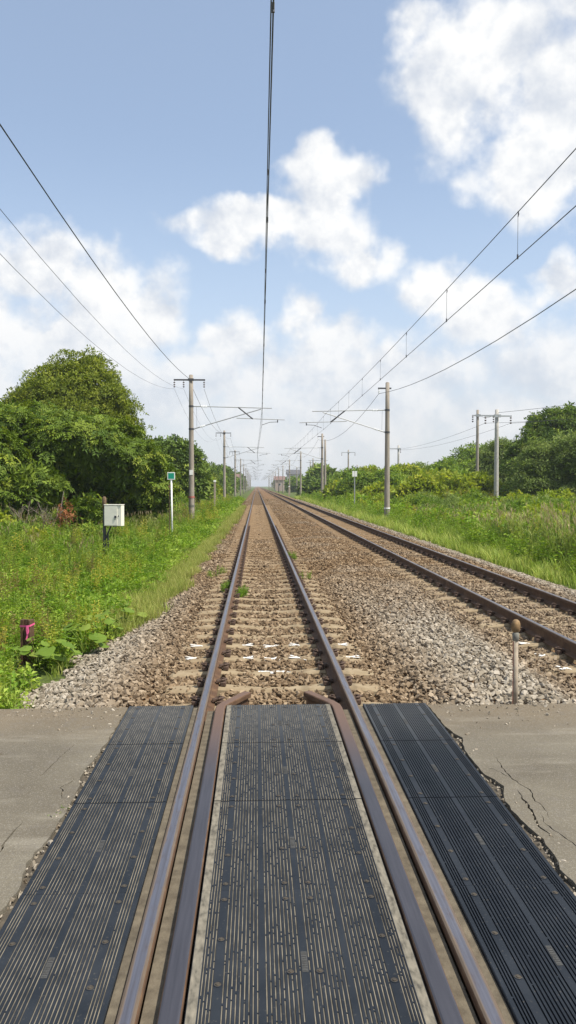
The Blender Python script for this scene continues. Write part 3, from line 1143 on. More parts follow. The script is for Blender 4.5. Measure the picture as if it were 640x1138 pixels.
def panel_mesh(name, W, L, strips, dustL, dustR, dusty, bridges, seed, depth):
    """ribbed panel, x in [0, W], y in [0, L], rib tops at z = 0.
    strips: plain bands (x0, x1) without grooves; dustL/R: width of a sand covered border"""
    r = random.Random(seed)
    b = MB()
    gw, pitch = 0.0060, 0.0158
    grooves = []
    bounds = [dustL + 0.004] + [q for st in strips for q in st] + [W - dustR - 0.004 - (0.014 if not dustR else 0)]
    if not dustL:
        bounds[0] = 0.018
    for a, c in zip(bounds[0::2], bounds[1::2]):
        k = max(1, int(round((c - a) / pitch)))
        for j in range(k + 1 if k > 1 else k):
            grooves.append(a + (c - a - gw) * (j / k if k > 1 else 0.5))
    g0, g1 = 0.0035, L - 0.0035
    z0 = -0.055
    # cross-section from left to right
    prof = [(0.0, z0, None), (0.0, -0.003, 0), (0.003, 0.0, 0)]
    if dustL:
        prof += [(dustL, 0.0, 2)]
    for g in grooves:
        prof += [(g, 0.0, 0), (g + 0.0012, -depth, 0), (g + gw - 0.0012, -depth, 1), (g + gw, 0.0, 0)]
    if dustR:
        prof += [(W - dustR, 0.0, 0), (W - 0.003, 0.0, 2)]
    else:
        prof += [(W - 0.003, 0.0, 0)]
    prof += [(W, -0.003, 0), (W, z0, 0)]
    n = len(prof)
    vs = [(p[0], g0, p[1]) for p in prof] + [(p[0], g1, p[1]) for p in prof]
    o = len(b.v)
    b.v += vs
    for i in range(n - 1):
        b.f.append((i, i + 1, n + i + 1, n + i)); b.m.append(prof[i + 1][2] or 0)
    b.f.append(tuple(range(n))); b.m.append(0)
    b.f.append(tuple(range(n, 2 * n))[::-1]); b.m.append(0)
    for g in grooves:
        for _ in range(bridges):
            if r.random() < (0.8 if bridges > 4 else 0.35):
                y = r.uniform(0.02, L - 0.04)
                l = r.choice((0.004, 0.005, 0.007, 0.010))
                b.box(g - 0.0005, g + gw + 0.0005, y, y + l, -depth - 0.001, -0.0005 - 0.0004 * r.random(), 0)
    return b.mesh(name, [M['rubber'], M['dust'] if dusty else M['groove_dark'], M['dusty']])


def make_deck():
    global BOLT_ME
    BOLT_ME = bolt_mesh()
    t = thing('crossing_deck', 'dark ribbed rubber crossing panels laid between and beside the left track rails', 'crossing deck', (0, 0, 0))
    rows = [(5.02, 5.895), (4.09, 5.02), (3.17, 4.09), (2.25, 3.17), (1.33, 2.25), (0.41, 1.33)]
    OW, CW = 0.482, 0.784
    so = [(0.058, 0.090), (0.226, 0.254), (0.392, 0.424)]
    sc = [(0.080, 0.112), (0.232, 0.256), (0.378, 0.406), (0.528, 0.552), (0.672, 0.704)]
    letters = [lettering_mesh(k) for k in range(3)]
    cache = {}
    for ri, (y0, y1) in enumerate(rows):
        L = y1 - y0
        key = (round(L, 3))
        if key not in cache:
            cache[key] = (panel_mesh('panel', OW, L, so, 0, 0.0, True, 1, 10 + len(cache), 0.0032),
                          panel_mesh('panel', CW, L, sc, 0.036, 0.036, True, 9, 20 + len(cache), 0.0032),
                          panel_mesh('panel', OW, L, so, 0, 0.0, False, 2, 30 + len(cache), 0.008))
        for ci, (x0, me) in enumerate(((-1.125, cache[key][0]), (-CW / 2, cache[key][1]), (1.125 - OW, cache[key][2]))):
            p = link('panel', me, t, (x0, y0, -0.004 - 0.0015 * ((ri * 7 + ci * 3) % 3)))
            strips = so if ci != 1 else sc
            xs = [0.074, 0.408] if ci != 1 else [0.096, 0.688]
            if ri > 4:
                continue
            for bx in xs:
                for by in (0.055, 0.31, 0.57, L - 0.075):
                    link('bolt', BOLT_ME, p, (bx, by, 0))
            if ci == 1:
                for by in (0.055, 0.37, L - 0.075):
                    link('bolt', BOLT_ME, p, (0.342, by, 0))
                    link('bolt', BOLT_ME, p, (0.442, by, 0))
            lx = 0.240 if ci != 1 else 0.392
            link('lettering', letters[ri % 3], p, (lx, L * 0.46, 0.0005))
    # flangeways and the sand packed along the rails
    for s in (-1, 1):
        b = MB()
        a, c = sorted((s * 0.405, s * 0.535))
        b.box(a, c, -4, 5.86, -0.30, -0.040)
        a, c = sorted((s * 0.609, s * 0.641))
        b.box(a, c, -4, 5.88, -0.30, -0.020)
        b.build('flangeway_fill', M['sand'], t)
    # guard rails with inward bent ends
    gp = [(-0.045, -0.153), (0.045, -0.153), (0.045, -0.143), (0.012, -0.125), (0.012, -0.050), (0.034, -0.042), (0.037, -0.036), (0.037, -0.008), (0.033, -0.002), (0.027, 0.001),
          (-0.027, 0.001), (-0.033, -0.002), (-0.037, -0.008), (-0.037, -0.036), (-0.034, -0.042), (-0.012, -0.050), (-0.012, -0.125), (-0.045, -0.143)]
    mi = [0] * len(gp)
    for k in (8, 9, 10):
        mi[k] = 1
    for s in (-1, 1):
        b = MB()
        b.extrude(gp, [(s * 0.439, -4, 0), (s * 0.439, 5.80, 0), (s * 0.434, 5.87, 0), (s * 0.405, 5.95, 0), (s * 0.245, 6.27, -0.004)], mi)
        b.build('guard_rail', [M['rust'], M['guard']], t)


make_deck()

# ------------------------------------------------------------------ catenary poles and wires
LEFT_Y = [45.0 + 46.0 * k for k in range(0, 11)]
RIGHT_Y = [45.5 + 45.0 * k for k in range(0, 11)]
LPX, RPX = -3.88, 7.46            # x of the pole rows


def gz(x, y):
    return float(bed(x, y))


def shaft_mesh(h, r0, r1):
    b = MB()
    zs = np.linspace(-0.6, h, 7)
    b.tube([(0, 0, z) for z in zs], [lerp(r0, r1, (z + .6) / (h + .6)) for z in zs], 14)
    b.tube([(0, 0, h), (0, 0, h + 0.03)], [r1 * 0.96, r1 * 0.7], 14)
    return b.mesh('shaft', M['pole'], True)


def insulator(b, p0, p1, r=0.06, n=3, mi=0):
    p0, p1 = Vector(p0), Vector(p1)
    for k in range(n):
        a = p0.lerp(p1, (k + 0.15) / n); c = p0.lerp(p1, (k + 0.75) / n)
        b.tube([a, a.lerp(c, 0.4), c], [r * 0.45, r, r * 0.55], 10, mi)


def catenary_pole(side, x, y, top, label, group, zoff=0.0, detail=True):
    """side = +1: arms reach towards +x"""
    g = gz(x, y)
    t = thing('catenary_pole', label, 'catenary pole', (x, y, g), group)
    H = top - g
    link('shaft', shaft_mesh(H, 0.175, 0.115), t)
    tx = (0.0 if side > 0 else TX2) - x           # track centre, relative
    L = lambda z: z - g + zoff
    b = MB(); b.tube([(side * 0.12, 0, L(6.19)), (side * 0.55, 0, L(6.185))], 0.035, 8); b.tube([(side * 0.9, 0, L(6.18)), (tx + side * 0.72, 0, L(6.10))], 0.026, 8)
    b.build('top_tube', M['galv'], t)
    b = MB(); b.tube([(side * 0.13, 0, L(4.90)), (side * 0.5, 0, L(5.02))], 0.035, 8); b.tube([(side * 0.8, 0, L(5.11)), (tx + side * 0.1, 0, L(6.05))], 0.028, 8)
    b.build('diagonal_tube', M['galv'], t)
    for p0, p1 in (((side * 0.55, 0, L(6.185)), (side * 0.9, 0, L(6.18))), ((side * 0.5, 0, L(5.02)), (side * 0.8, 0, L(5.11)))):
        b = MB()
        insulator(b, p0, p1, 0.075, 4)
        b.build('insulator', M['porcelain'], t, True)
    b = MB(); b.tube([(tx - side * 1.3, 0, L(5.53)), (tx + side * 1.45, 0, L(5.44))], 0.022, 8)
    b.build('registration_tube', M['galv'], t)
    b = MB(); b.tube([(tx - side * 1.2, 0, L(6.14)), (tx - side * 0.36, 0, L(5.48))], 0.036, 8)
    b.build('hanger_bar', M['dark_steel'], t)
    b = MB(); b.tube([(tx + side * 1.05, 0, L(5.46)), (tx + side * 1.05, 0, L(5.28))], 0.03, 6)
    b.tube([(tx + side * 1.05, 0, L(5.32)), (tx + side * 0.6, 0, L(5.30)), (tx + side * 0.15, 0, L(5.14))], 0.017, 6)
    b.build('steady_arm', M['dark_steel'], t)
    if side > 0:
        b = MB(); b.box(-0.98, 0.80, -0.045, 0.045, H - 0.30, H - 0.22)
        b.box(-0.16, 0.16, -0.15, -0.125, H - 0.34, H - 0.19)
        b.build('crossarm', M['dark_steel'], t)
        for xx in (-0.95, -0.42, 0.74):
            b = MB(); b.tube([(xx, 0, H - 0.30), (xx, 0, H - 0.36)], 0.012, 6)
            insulator(b, (xx, 0, H - 0.36), (xx, 0, H - 0.72), 0.06, 3)
            b.build('insulator', M['brown_porc'], t, True)
    else:
        b = MB(); b.box(-0.55, 0.22, -0.04, 0.04, H - 0.36, H - 0.28)
        b.build('bracket', M['dark_steel'], t)
        b = MB(); insulator(b, (-0.5, 0, H - 0.36), (-0.5, 0, H - 0.62), 0.06, 3)
        b.build('insulator', M['porcelain'], t, True)
    b = MB(); b.tube([(side * 0.3, 0.02, L(6.19)), (side * 0.32, 0.02, L(4.97))], 0.006, 5)
    b.build('tie_wire', M['wire'], t)
    for zz in (6.19, 4.90):
        b = MB(); rr = lerp(0.175, 0.115, (L(zz)) / H)
        b.tube([(0, 0, L(zz) - 0.05), (0, 0, L(zz) + 0.05)], rr + 0.012, 14)
        b.build('pole_clamp', M['dark_steel'], t)
    return t


for k, y in enumerate(LEFT_Y):
    if k == 0:
        lab, grp = 'nearest left-hand concrete catenary pole with crossarm, white tag and faded red band', None
    elif k < 4:
        lab, grp = ('second', 'third', 'fourth')[k - 1] + ' catenary pole along the left side of the tracks', None
    else:
        lab, grp = 'small far catenary pole left of the tracks near the vanishing point', 'far catenary poles on the left'
    t = catenary_pole(1, LPX + (0.03 * math.sin(k * 3)), y, 7.95 + 0.1 * math.sin(k * 2.2), lab, grp)
    if k == 0:
        g = t.location.z
        for zz, hh, mat, rr, nm in ((2.42, 0.14, 'white', 0.152, 'number_tag'), (1.02, 0.05, 'red_band', 0.170, 'red_band'), (0.52, 0.06, 'grey_band', 0.175, 'clamp_band')):
            b = MB()
            if nm == 'number_tag':
                b.bbox(-0.10, 0.10, -rr - 0.012, -rr + 0.004, zz - g - hh, zz - g + hh, 0.003)
            else:
                b.tube([(0, 0, zz - g - hh), (0, 0, zz - g + hh)], rr + 0.006, 14)
            b.build(nm, M[mat], t)
for k, y in enumerate(RIGHT_Y):
    if k == 0:
        lab, grp = 'nearest right-hand concrete catenary pole, with white insulators on its arms', None
    elif k < 4:
        lab, grp = ('second', 'third', 'fourth')[k - 1] + ' catenary pole along the right side of the tracks', None
    else:
        lab, grp = 'small far catenary pole right of the tracks near the vanishing point', 'far catenary poles on the right'
    t = catenary_pole(-1, RPX + 0.03 * math.sin(k * 4), y, 7.65 + 0.1 * math.sin(k * 2.9), lab, grp, zoff=-0.12)
    if k == 0:
        b = MB(); b.tube([(0, 0, 0.82), (0, 0, 0.90)], 0.182, 14); b.build('clamp_band', M['white'], t)


def span(b, xs, ys, zs, sag, rad, n=5, seg=14):
    for i in range(len(ys) - 1):
        pts = []
        for k in range(seg + 1):
            u = k / seg
            pts.append((lerp(xs[i], xs[i + 1], u), lerp(ys[i], ys[i + 1], u), lerp(zs[i], zs[i + 1], u) - 4 * sag * u * (1 - u)))
        b.tube(pts, rad, n)


def overhead_line(cx, ys, zc, zm, label, sag):
    t = thing('overhead_line', label, 'overhead wire', (cx, ys[0], 0))
    y0 = ys[0]
    yr = [y - y0 for y in ys]
    zig = [0.12 if k % 2 else -0.10 for k in range(len(ys))]
    b = MB(); span(b, zig, yr, [zc] * len(ys), 0.02, 0.007)
    b.build('contact_wire', M['wire'], t)
    b = MB(); span(b, zig, yr, [zm] * len(ys), sag, 0.007)
    b.build('messenger_wire', M['wire'], t)
    for i in range(min(3, len(ys) - 1)):
        S = yr[i + 1] - yr[i]
        for k in range(10):
            u = (k + 0.5) / 10
            yy = yr[i] + u * S
            xx = lerp(zig[i], zig[i + 1], u)
            zt, zb = zm - 4 * sag * u * (1 - u), zc - 0.08 * u * (1 - u)
            b = MB(); b.tube([(xx, yy, zb), (xx, yy, zt)], 0.0035, 5)
            b.tube([(xx, yy, zb - 0.02), (xx, yy, zb + 0.05)], 0.013, 6)
            b.tube([(xx, yy, zt - 0.07), (xx + 0.012, yy, zt - 0.03), (xx, yy, zt + 0.015)], 0.008, 5)
            b.build('dropper', M['wire'], t)


overhead_line(0.03, [-1.0] + LEFT_Y, 5.18, 6.06, 'catenary wires hanging straight above the left track', 0.30)
overhead_line(TX2 + 0.03, [0.5] + RIGHT_Y, 5.10, 5.93, 'catenary wires with droppers hanging above the right track', 0.22)


def wire(name, label, xs, ys, zs, sag, rad):
    b = MB()
    x0, y0, z0 = xs[0], ys[0], zs[0]
    span(b, [x - x0 for x in xs], [y - y0 for y in ys], [z - z0 for z in zs], sag, rad)
    o = b.build(name, M['wire'], loc=(x0, y0, z0))
    tag(o, label, 'overhead wire')


LY = [-1.0] + LEFT_Y
wire('feeder_wire', 'thick dark feeder wire running to the top of the nearest left pole', [LPX - 0.16] * len(LY), LY, [7.8] * len(LY), 0.82, 0.012)
wire('signal_wire', 'thin wire on the outermost insulators of the left poles', [LPX - 0.95] * len(LY), LY, [7.18] * len(LY), 1.45, 0.0052)
wire('signal_wire', 'thin wire on the second insulators of the left poles, beside the outermost', [LPX - 0.42] * len(LY), LY, [7.18] * len(LY), 1.25, 0.0052)
wire('signal_wire', 'thin wire on the track-side insulators of the left poles', [LPX + 0.74] * (len(LY) - 1), LEFT_Y, [7.18] * (len(LY) - 1), 0.95, 0.0085)
RY = [0.5] + RIGHT_Y
wire('feeder_wire', 'dark feeder wire carried on short brackets near the right pole tops', [RPX - 0.5] * len(RY), RY, [7.02] * len(RY), 1.05, 0.012)

# ---- utility poles beyond the right-hand shrubs


def utility_pole(x, y, top, r, arm, label, group=None, mat='pole_pale', ins=True):
    g = gz(x, y)
    t = thing('utility_pole', label, 'utility pole', (x, y, g), group)
    H = top - g
    b = MB(); b.tube([(0, 0, z) for z in np.linspace(-0.5, H, 6)], [lerp(r, r * 0.72, k / 5) for k in range(6)], 12)
    b.build('shaft', M[mat], t, True)
    if arm:
        b = MB(); b.box(arm[0], arm[1], -0.05, 0.05, H - 0.55, H - 0.45)
        b.box(-r - 0.05, r + 0.05, -r - 0.06, -r + 0.0, H - 0.62, H - 0.40)
        b.build('crossarm', M['galv'], t)
        if ins:
            for xx in arm:
                q = xx - math.copysign(0.06, xx)
                b = MB(); insulator(b, (q, 0, H - 0.55), (q, 0, H - 1.15), 0.085, 3)
                b.build('insulator', M['brown_porc'], t, True)
    return t


utility_pole(18.4, 60.0, 7.55, 0.20, (-0.95, 1.15), 'thick pale utility pole with hanging insulators rising from the right-hand shrubs')
utility_pole(19.6, 69.5, 8.45, 0.16, (-0.5, 1.5), 'thin utility pole just left of the thick pale pole', mat='pole')
utility_pole(20.6, 114.0, 7.6, 0.19, (-1.75, 0.35), 'pale utility pole right of the nearest right-hand catenary pole')
utility_pole(17.0, 146.0, 8.4, 0.17, (-1.3, 1.3), 'utility pole with wide crossarm standing over the dark roofed shed', mat='pole')
utility_pole(8.35, 97.0, 7.4, 0.15, None, 'slim pole close behind the second right-hand catenary pole', mat='pole')
for (x, y, h) in ((12.4, 150, 7.0), (13.2, 185, 8.2), (14.6, 215, 8.6), (12.2, 240, 7.6), (21.5, 168, 6.2), (16.4, 190, 6.8)):
    utility_pole(x, y, h, 0.17, (-1.1, 1.1), 'far utility pole among the shrubs right of the tracks', 'far utility poles on the right', mat='pole', ins=False)
wire('power_wire', 'upper thin power line reaching from the pale pole out of frame on the right', [19.6, 18.4, 34.0], [69.5, 60.0, 34.0], [8.1, 7.3, 8.6], 0.35, 0.014)
wire('power_wire', 'middle thin power line on the outer insulator of the pale pole', [20.6, 19.5, 36.0], [114.0, 60.0, 30.0], [6.9, 6.5, 7.6], 0.5, 0.011)
wire('power_wire', 'lower thin power line on the inner insulator of the pale pole', [18.9, 17.5, 33.0], [114.0, 60.0, 32.0], [6.9, 6.5, 6.9], 0.5, 0.011)

# ------------------------------------------------------------------ lineside things


def lineside_box():
    x, y = -4.98, 25.0
    g = gz(x, y)
    t = thing('lineside_box', 'cream equipment box on a dark stake in the left-hand weeds', 'equipment box', (x, y, g), rz=R(-14))
    b = MB()
    b.tube([(0, 0, -0.3), (0, 0, 1.78)], [0.055, 0.05], 8)
    b.build('stake', M['dark_steel'], t)
    b = MB(); b.tube([(0, 0, 1.55), (0, 0, 1.82), (0, 0, 1.90), (0, 0, 1.93)], [0.066, 0.068, 0.055, 0.02], 10)
    b.build('stake_cap', M['old_wood'], t, True)
    b = MB(); b.tube([(0.02, 0, 0.55), (0.24, -0.03, 1.02)], 0.024, 6); b.build('brace', M['dark_steel'], t)
    b = MB(); b.tube([(0.09, 0.03, -0.3), (0.10, 0.03, 0.75)], 0.028, 6); b.build('support_post', M['dark_steel'], t)
    bx = MB(); bx.bbox(0.075, 0.66, -0.19, 0.03, 1.00, 1.66, 0.012)
    o = bx.build('cabinet', M['cream'], t)
    b = MB(); b.bbox(0.095, 0.525, -0.204, -0.191, 1.02, 1.64, 0.005); b.build('door', M['cream'], o)
    b = MB(); b.bbox(0.07, 0.67, -0.21, 0.04, 1.661, 1.682, 0.006); b.build('lid', M['cream'], o)
    b = MB(); b.bbox(0.43, 0.50, -0.222, -0.205, 1.26, 1.33, 0.004); b.bbox(0.44, 0.46, -0.225, -0.205, 1.20, 1.255, 0.003); b.build('handle', M['dark_steel'], o)
    b = MB(); b.bbox(0.55, 0.575, -0.20, -0.192, 1.29, 1.34, 0.003); b.build('lock_hole', M['dark_steel'], o)
    b = MB(); b.bbox(0.36, 0.48, -0.20, -0.10, 0.985, 0.999, 0.003); b.build('cable_entry', M['dark_steel'], o)


lineside_box()


def green_marker():
    x, y = -3.62, 32.0
    g = gz(x, y)
    t = thing('marker_sign', 'small square green sign with white border on a white post', 'sign', (x, y, g), rz=R(-4))
    H = 2.20 - g
    b = MB(); b.tube([(0.03, 0, -0.3), (0.0, 0, H - 0.26)], 0.034, 10); b.build('post', M['white'], t, True)
    b = MB(); b.bbox(-0.155, 0.155, -0.05, -0.036, H - 0.29, H + 0.01, 0.003); p = b.build('sign_plate', M['white'], t)
    b = MB(); b.box(-0.122, 0.122, -0.053, -0.0505, H - 0.257, H - 0.023); b.build('green_face', M['green_sign'], p)
    b = MB(); b.tube([(-0.10, 0.02, -0.3), (-0.085, 0.02, H - 0.36)], 0.018, 8); b.build('stay_rod', M['old_wood'], t)
    b = MB(); b.bbox(-0.115, -0.055, -0.01, 0.05, H - 0.62, H - 0.52, 0.004); b.build('orange_marker', M['yellow_rust'], t)


green_marker()


def rail_stub():
    x, y = -2.96, 9.6
    g = gz(x, y)
    t = thing('rail_stub_post', 'short rusty rail stub post wrapped with pink ribbon in the left weeds', 'post', (x, y, g), rz=R(78))
    H = 0.03 - g
    vs = []
    prof = [(-0.06, -0.065), (0.06, -0.065), (0.06, -0.05), (0.014, -0.036), (0.014, 0.030), (0.036, 0.036), (0.036, 0.068), (-0.036, 0.068), (-0.036, 0.036), (-0.014, 0.030), (-0.014, -0.036), (-0.06, -0.05)]
    b = MB()
    n = len(prof)
    b.add([(a, c, -0.2) for a, c in prof] + [(a, c, H) for a, c in prof], [tuple(range(n))[::-1], tuple(range(n, 2 * n))] + [(k, (k + 1) % n, n + (k + 1) % n, n + k) for k in range(n)])
    b.build('rail_stub', M['rust'], t)
    b = MB()
    ring = [(-0.064, -0.069), (0.064, -0.069), (0.066, -0.05), (0.042, 0.07), (0.0, 0.074), (-0.042, 0.07), (-0.066, -0.05)]
    k = len(ring)
    b.add([(a, c, H - 0.078 + 0.010 * math.sin(i)) for i, (a, c) in enumerate(ring)] + [(a * 1.02, c * 1.02, H - 0.055 + 0.010 * math.sin(i)) for i, (a, c) in enumerate(ring)],
          [(i, (i + 1) % k, k + (i + 1) % k, k + i) for i in range(k)])
    rb = b.build('ribbon', M['pink'], t)
    b = MB()
    for s, l in ((0.0, 0.10), (0.014, 0.17)):
        pts = [(-0.068 - 0.004 * j, -0.045 + s + 0.006 * math.sin(j * 1.4), H - 0.06 - l * j / 5) for j in range(6)]
        for p, q in zip(pts[:-1], pts[1:]):
            b.add([p, (p[0], p[1] - 0.022, p[2]), (q[0], q[1] - 0.022, q[2]), q], [(0, 1, 2, 3)])
    b.build('ribbon_tail', M['pink'], rb)


rail_stub()


def roller_post():
    x, y = 1.91, 6.16
    g = -0.115
    t = thing('marker_post', 'slim bleached post with a worn yellow knob at the right road edge', 'post', (x, y, g))
    H = 0.58 - g
    b = MB(); b.tube([(0, 0, -0.2), (0, 0, H - 0.12)], 0.021, 14, 0)
    b.build('pipe', M['pipe'], t, True)
    b = MB()
    for z0, z1 in ((0.0, 0.30), (0.32, H - 0.17)):
        pts = []
        vs = []
        for z in (z0, z1):
            for k in range(5):
                a = math.pi * (0.78 + 0.36 * k / 4)
                vs.append((0.0218 * math.cos(a), 0.0218 * math.sin(a), z))
        b.add(vs, [(k, k + 1, 6 + k, 5 + k) for k in range(4)])
    b.build('red_stripe', M['pipe_red'], t, True)
    b = MB(); b.tube([(0, 0, H - 0.165), (0, 0, H - 0.16), (0, 0, H - 0.105), (0, 0, H - 0.095)], [0.022, 0.027, 0.026, 0.016], 14)
    b.build('collar', M['grey_band'], t, True)
    b = MB()
    # upright lens-shaped knob
    prof = [(0.015, -0.056), (0.030, -0.042), (0.037, -0.01), (0.036, 0.02), (0.028, 0.042), (0.014, 0.053), (0.0, 0.056)]
    n = 16
    vs = []
    for r_, z in prof[:-1]:
        vs += [(r_ * math.cos(6.2832 * k / n), 0.72 * r_ * math.sin(6.2832 * k / n), z) for k in range(n)]
    vs.append((0, 0, prof[-1][1]))
    fs = [(i * n + k, i * n + (k + 1) % n, (i + 1) * n + (k + 1) % n, (i + 1) * n + k) for i in range(5) for k in range(n)]
    fs += [(5 * n + k, 5 * n + (k + 1) % n, 6 * n) for k in range(n)]
    b.add([(v[0], v[1], v[2] + H - 0.048) for v in vs], fs)
    b.build('knob', M['yellow_rust'], t, True)


roller_post()


def white_stake(x, y, top, label, r=0.045):
    g = gz(x, y)
    t = thing('white_marker_post', label, 'post', (x, y, g))
    H = top - g
    b = MB(); b.bbox(-r, r, -r, r, -0.2, H - 0.16, 0.008); b.build('stake', M['pipe'], t)
    b = MB(); b.bbox(-r * 1.3, r * 1.3, -r * 1.3, r * 1.3, H - 0.159, H, 0.01); b.build('white_cap', M['white'], t)


white_stake(-3.35, 60.0, 2.1, 'short pale stake with white head between the first two left poles', 0.075)
white_stake(6.7, 165.0, 1.6, 'small white stake beside the right track in the distance', 0.12)


def white_sign():
    x, y = 8.0, 65.0
    g = gz(x, y)
    t = thing('lineside_sign', 'thin pole with two small white plates in the right-hand shrubs', 'sign', (x, y, g))
    H = 2.85 - g
    b = MB(); b.tube([(0, 0, -0.2), (0, 0, H)], 0.045, 8); b.build('post', M['galv'], t)
    for a, c in ((-0.20, -0.012), (0.012, 0.20)):
        b = MB(); b.bbox(a, c, -0.07, -0.05, H - 0.42, H + 0.04, 0.004); b.build('plate', M['white'], t)


white_sign()

# ---- far buildings


def house(x, y, w, d, h, wall, roof, label, gable=True, rz=0.0):
    g = gz(x, y)
    t = thing('house', label, 'building', (x, y, g), rz=rz)
    b = MB(); b.box(-w / 2, w / 2, -d / 2, d / 2, -0.3, h); wl = b.build('wall', M[wall], t)
    b = MB()
    if gable:
        e = 0.35
        vs = [(-w / 2 - e, -d / 2 - e, h + .02), (w / 2 + e, -d / 2 - e, h + .02), (w / 2 + e, d / 2 + e, h + .02), (-w / 2 - e, d / 2 + e, h + .02), (-w / 2 - e, 0, h + d * 0.28), (w / 2 + e, 0, h + d * 0.28)]
        b.add(vs, [(0, 1, 5, 4), (2, 3, 4, 5), (0, 4, 3), (1, 2, 5), (0, 3, 2, 1)])
    else:
        b.box(-w / 2 - .2, w / 2 + .2, -d / 2 - .2, d / 2 + .2, h + .002, h + .3)
    b.build('roof', M[roof], t)
    for k in range(max(1, int(w / 2.5))):
        xx = -w / 2 + (k + 0.5) * w / max(1, int(w / 2.5))
        b = MB(); b.box(xx - 0.5, xx + 0.5, -d / 2 - 0.06, -d / 2 - 0.004, h * 0.5, h * 0.5 + 1.0); wn = b.build('window', M['white'], t)
        b = MB(); b.box(xx - 0.42, xx + 0.42, -d / 2 - 0.075, -d / 2 - 0.061, h * 0.5 + 0.08, h * 0.5 + 0.92); b.build('pane', M['glass'], wn)


house(20.0, 190, 5.2, 6, 4.1, 'wall_dark', 'roof', 'dark flat roofed shed showing above the right-hand shrubs', gable=False)
house(16.5, 230, 3.2, 4, 3.0, 'wall_blue', 'roof', 'small pale blue shed low among the far right shrubs')
house(12.4, 270, 4.0, 6, 6.0, 'wall_white', 'roof', 'small whitish house right of the tracks near the vanishing point')
house(-8.6, 260, 5.0, 6, 4.2, 'wall_pink', 'roof_red', 'small tan house with brown roof left of the tracks near the vanishing point')
house(9.5, 330, 4.0, 6, 4.6, 'wall_pink', 'roof_red', 'tiny tan building with brown roof right of the tracks at the vanishing point')

# ------------------------------------------------------------------ vegetation: prototypes


def leaf(b, base, d, up, l, w, mi=0, fold=0.25, droop=0.2):
    """pointed leaf: four corner points and a folded midrib"""
    d = Vector(d).normalized(); up = Vector(up)
    sd = d.cross(up)
    if sd.length < 1e-4:
        sd = Vector((1, 0, 0))
    sd.normalize()
    n = sd.cross(d).normalized()
    p = Vector(base)
    m = p + d * l * 0.45 + n * l * droop * 0.35
    t = p + d * l - n * l * droop * 0.3
    b.add([p, m + sd * w * 0.5 + n * w * fold, t, m - sd * w * 0.5 + n * w * fold], [(0, 2, 1), (0, 3, 2)], mi)


def blade(b, base, az, h, lean, w, mi=0, seg=3, curl=1.0):
    """arched grass blade"""
    ca, sa = math.cos(az), math.sin(az)
    L, Rr = [], []
    for k in range(seg + 1):
        u = k / seg
        out = lean * u ** (1 + curl)
        z = h * (u - 0.25 * (lean / max(h, .01)) * u * u)
        hw = w * 0.5 * (1 - u ** 1.6)
        c = (base[0] + ca * out, base[1] + sa * out, base[2] + z)
        L.append((c[0] - sa * hw, c[1] + ca * hw, c[2])); Rr.append((c[0] + sa * hw, c[1] - ca * hw, c[2]))
    vs = L + Rr[:-1]
    n = seg + 1
    fs = [(k, n + k, n + k + 1, k + 1) for k in range(seg - 1)] + [(seg - 1, n + seg - 1, seg)]
    b.add(vs, fs, mi)


def rv(r, lo=-1.0, hi=1.0):
    return Vector((r.uniform(lo, hi), r.uniform(lo, hi), r.uniform(lo, hi)))


def grass_proto(seed, mat, n, h, w, spread):
    r = random.Random(seed); b = MB()
    for _ in range(n):
        a = r.uniform(0, 6.283); q = spread * math.sqrt(r.random()); t = r.uniform(0, 6.283)
        hh = h * r.uniform(0.5, 1.1)
        blade(b, (q * math.cos(t), q * math.sin(t), -0.03), a, hh, hh * r.uniform(0.15, 0.75), w * r.uniform(0.7, 1.3))
    return b.mesh('grass', M[mat])


def reed_proto(seed, plume=True):
    r = random.Random(seed); b = MB()
    for _ in range(5):
        x, y = r.uniform(-.2, .2), r.uniform(-.2, .2)
        h = r.uniform(0.85, 1.25); lx, ly = r.uniform(-.12, .12), r.uniform(-.12, .12)
        b.tube([(x, y, -.05), (x + lx * .4, y + ly * .4, h * .5), (x + lx, y + ly, h)], [0.006, 0.005, 0.003], 3, 0, False)
        for k in range(9):
            u = 0.15 + 0.8 * k / 9
            blade(b, (x + lx * u * u, y + ly * u * u, h * u), r.uniform(0, 6.28), 0.30 * r.uniform(.6, 1.2), 0.36 * r.uniform(.6, 1.2), 0.026, 0, 3, 0.8)
        if plume and r.random() < 0.4:
            for _k in range(9):
                blade(b, (x + lx, y + ly, h - 0.02), r.uniform(0, 6.28), r.uniform(.12, .24), r.uniform(.02, .09), 0.012, 1, 2)
    return b.mesh('reed', [M['reed'], M['plume']])


def weed_proto(seed, mat, h, n_st, ll, lw, spread):
    r = random.Random(seed); b = MB()
    for _ in range(n_st):
        x, y = r.uniform(-spread, spread), r.uniform(-spread, spread)
        hh = h * r.uniform(.6, 1.1); lx, ly = r.uniform(-.1, .1), r.uniform(-.1, .1)
        b.tube([(x, y, -.05), (x + lx, y + ly, hh)], [0.005, 0.003], 3, 0, False)
        m = max(6, int(hh / 0.035))
        for k in range(m):
            u = 0.15 + 0.85 * k / m
            a = k * 2.4 + r.uniform(-.3, .3)
            d = (math.cos(a), math.sin(a), r.uniform(0.05, 0.6))
            leaf(b, (x + lx * u, y + ly * u, hh * u), d, (0, 0, 1), ll * r.uniform(.6, 1.2) * (1.15 - 0.5 * u), lw * r.uniform(.7, 1.2))
    return b.mesh('weed', M[mat])


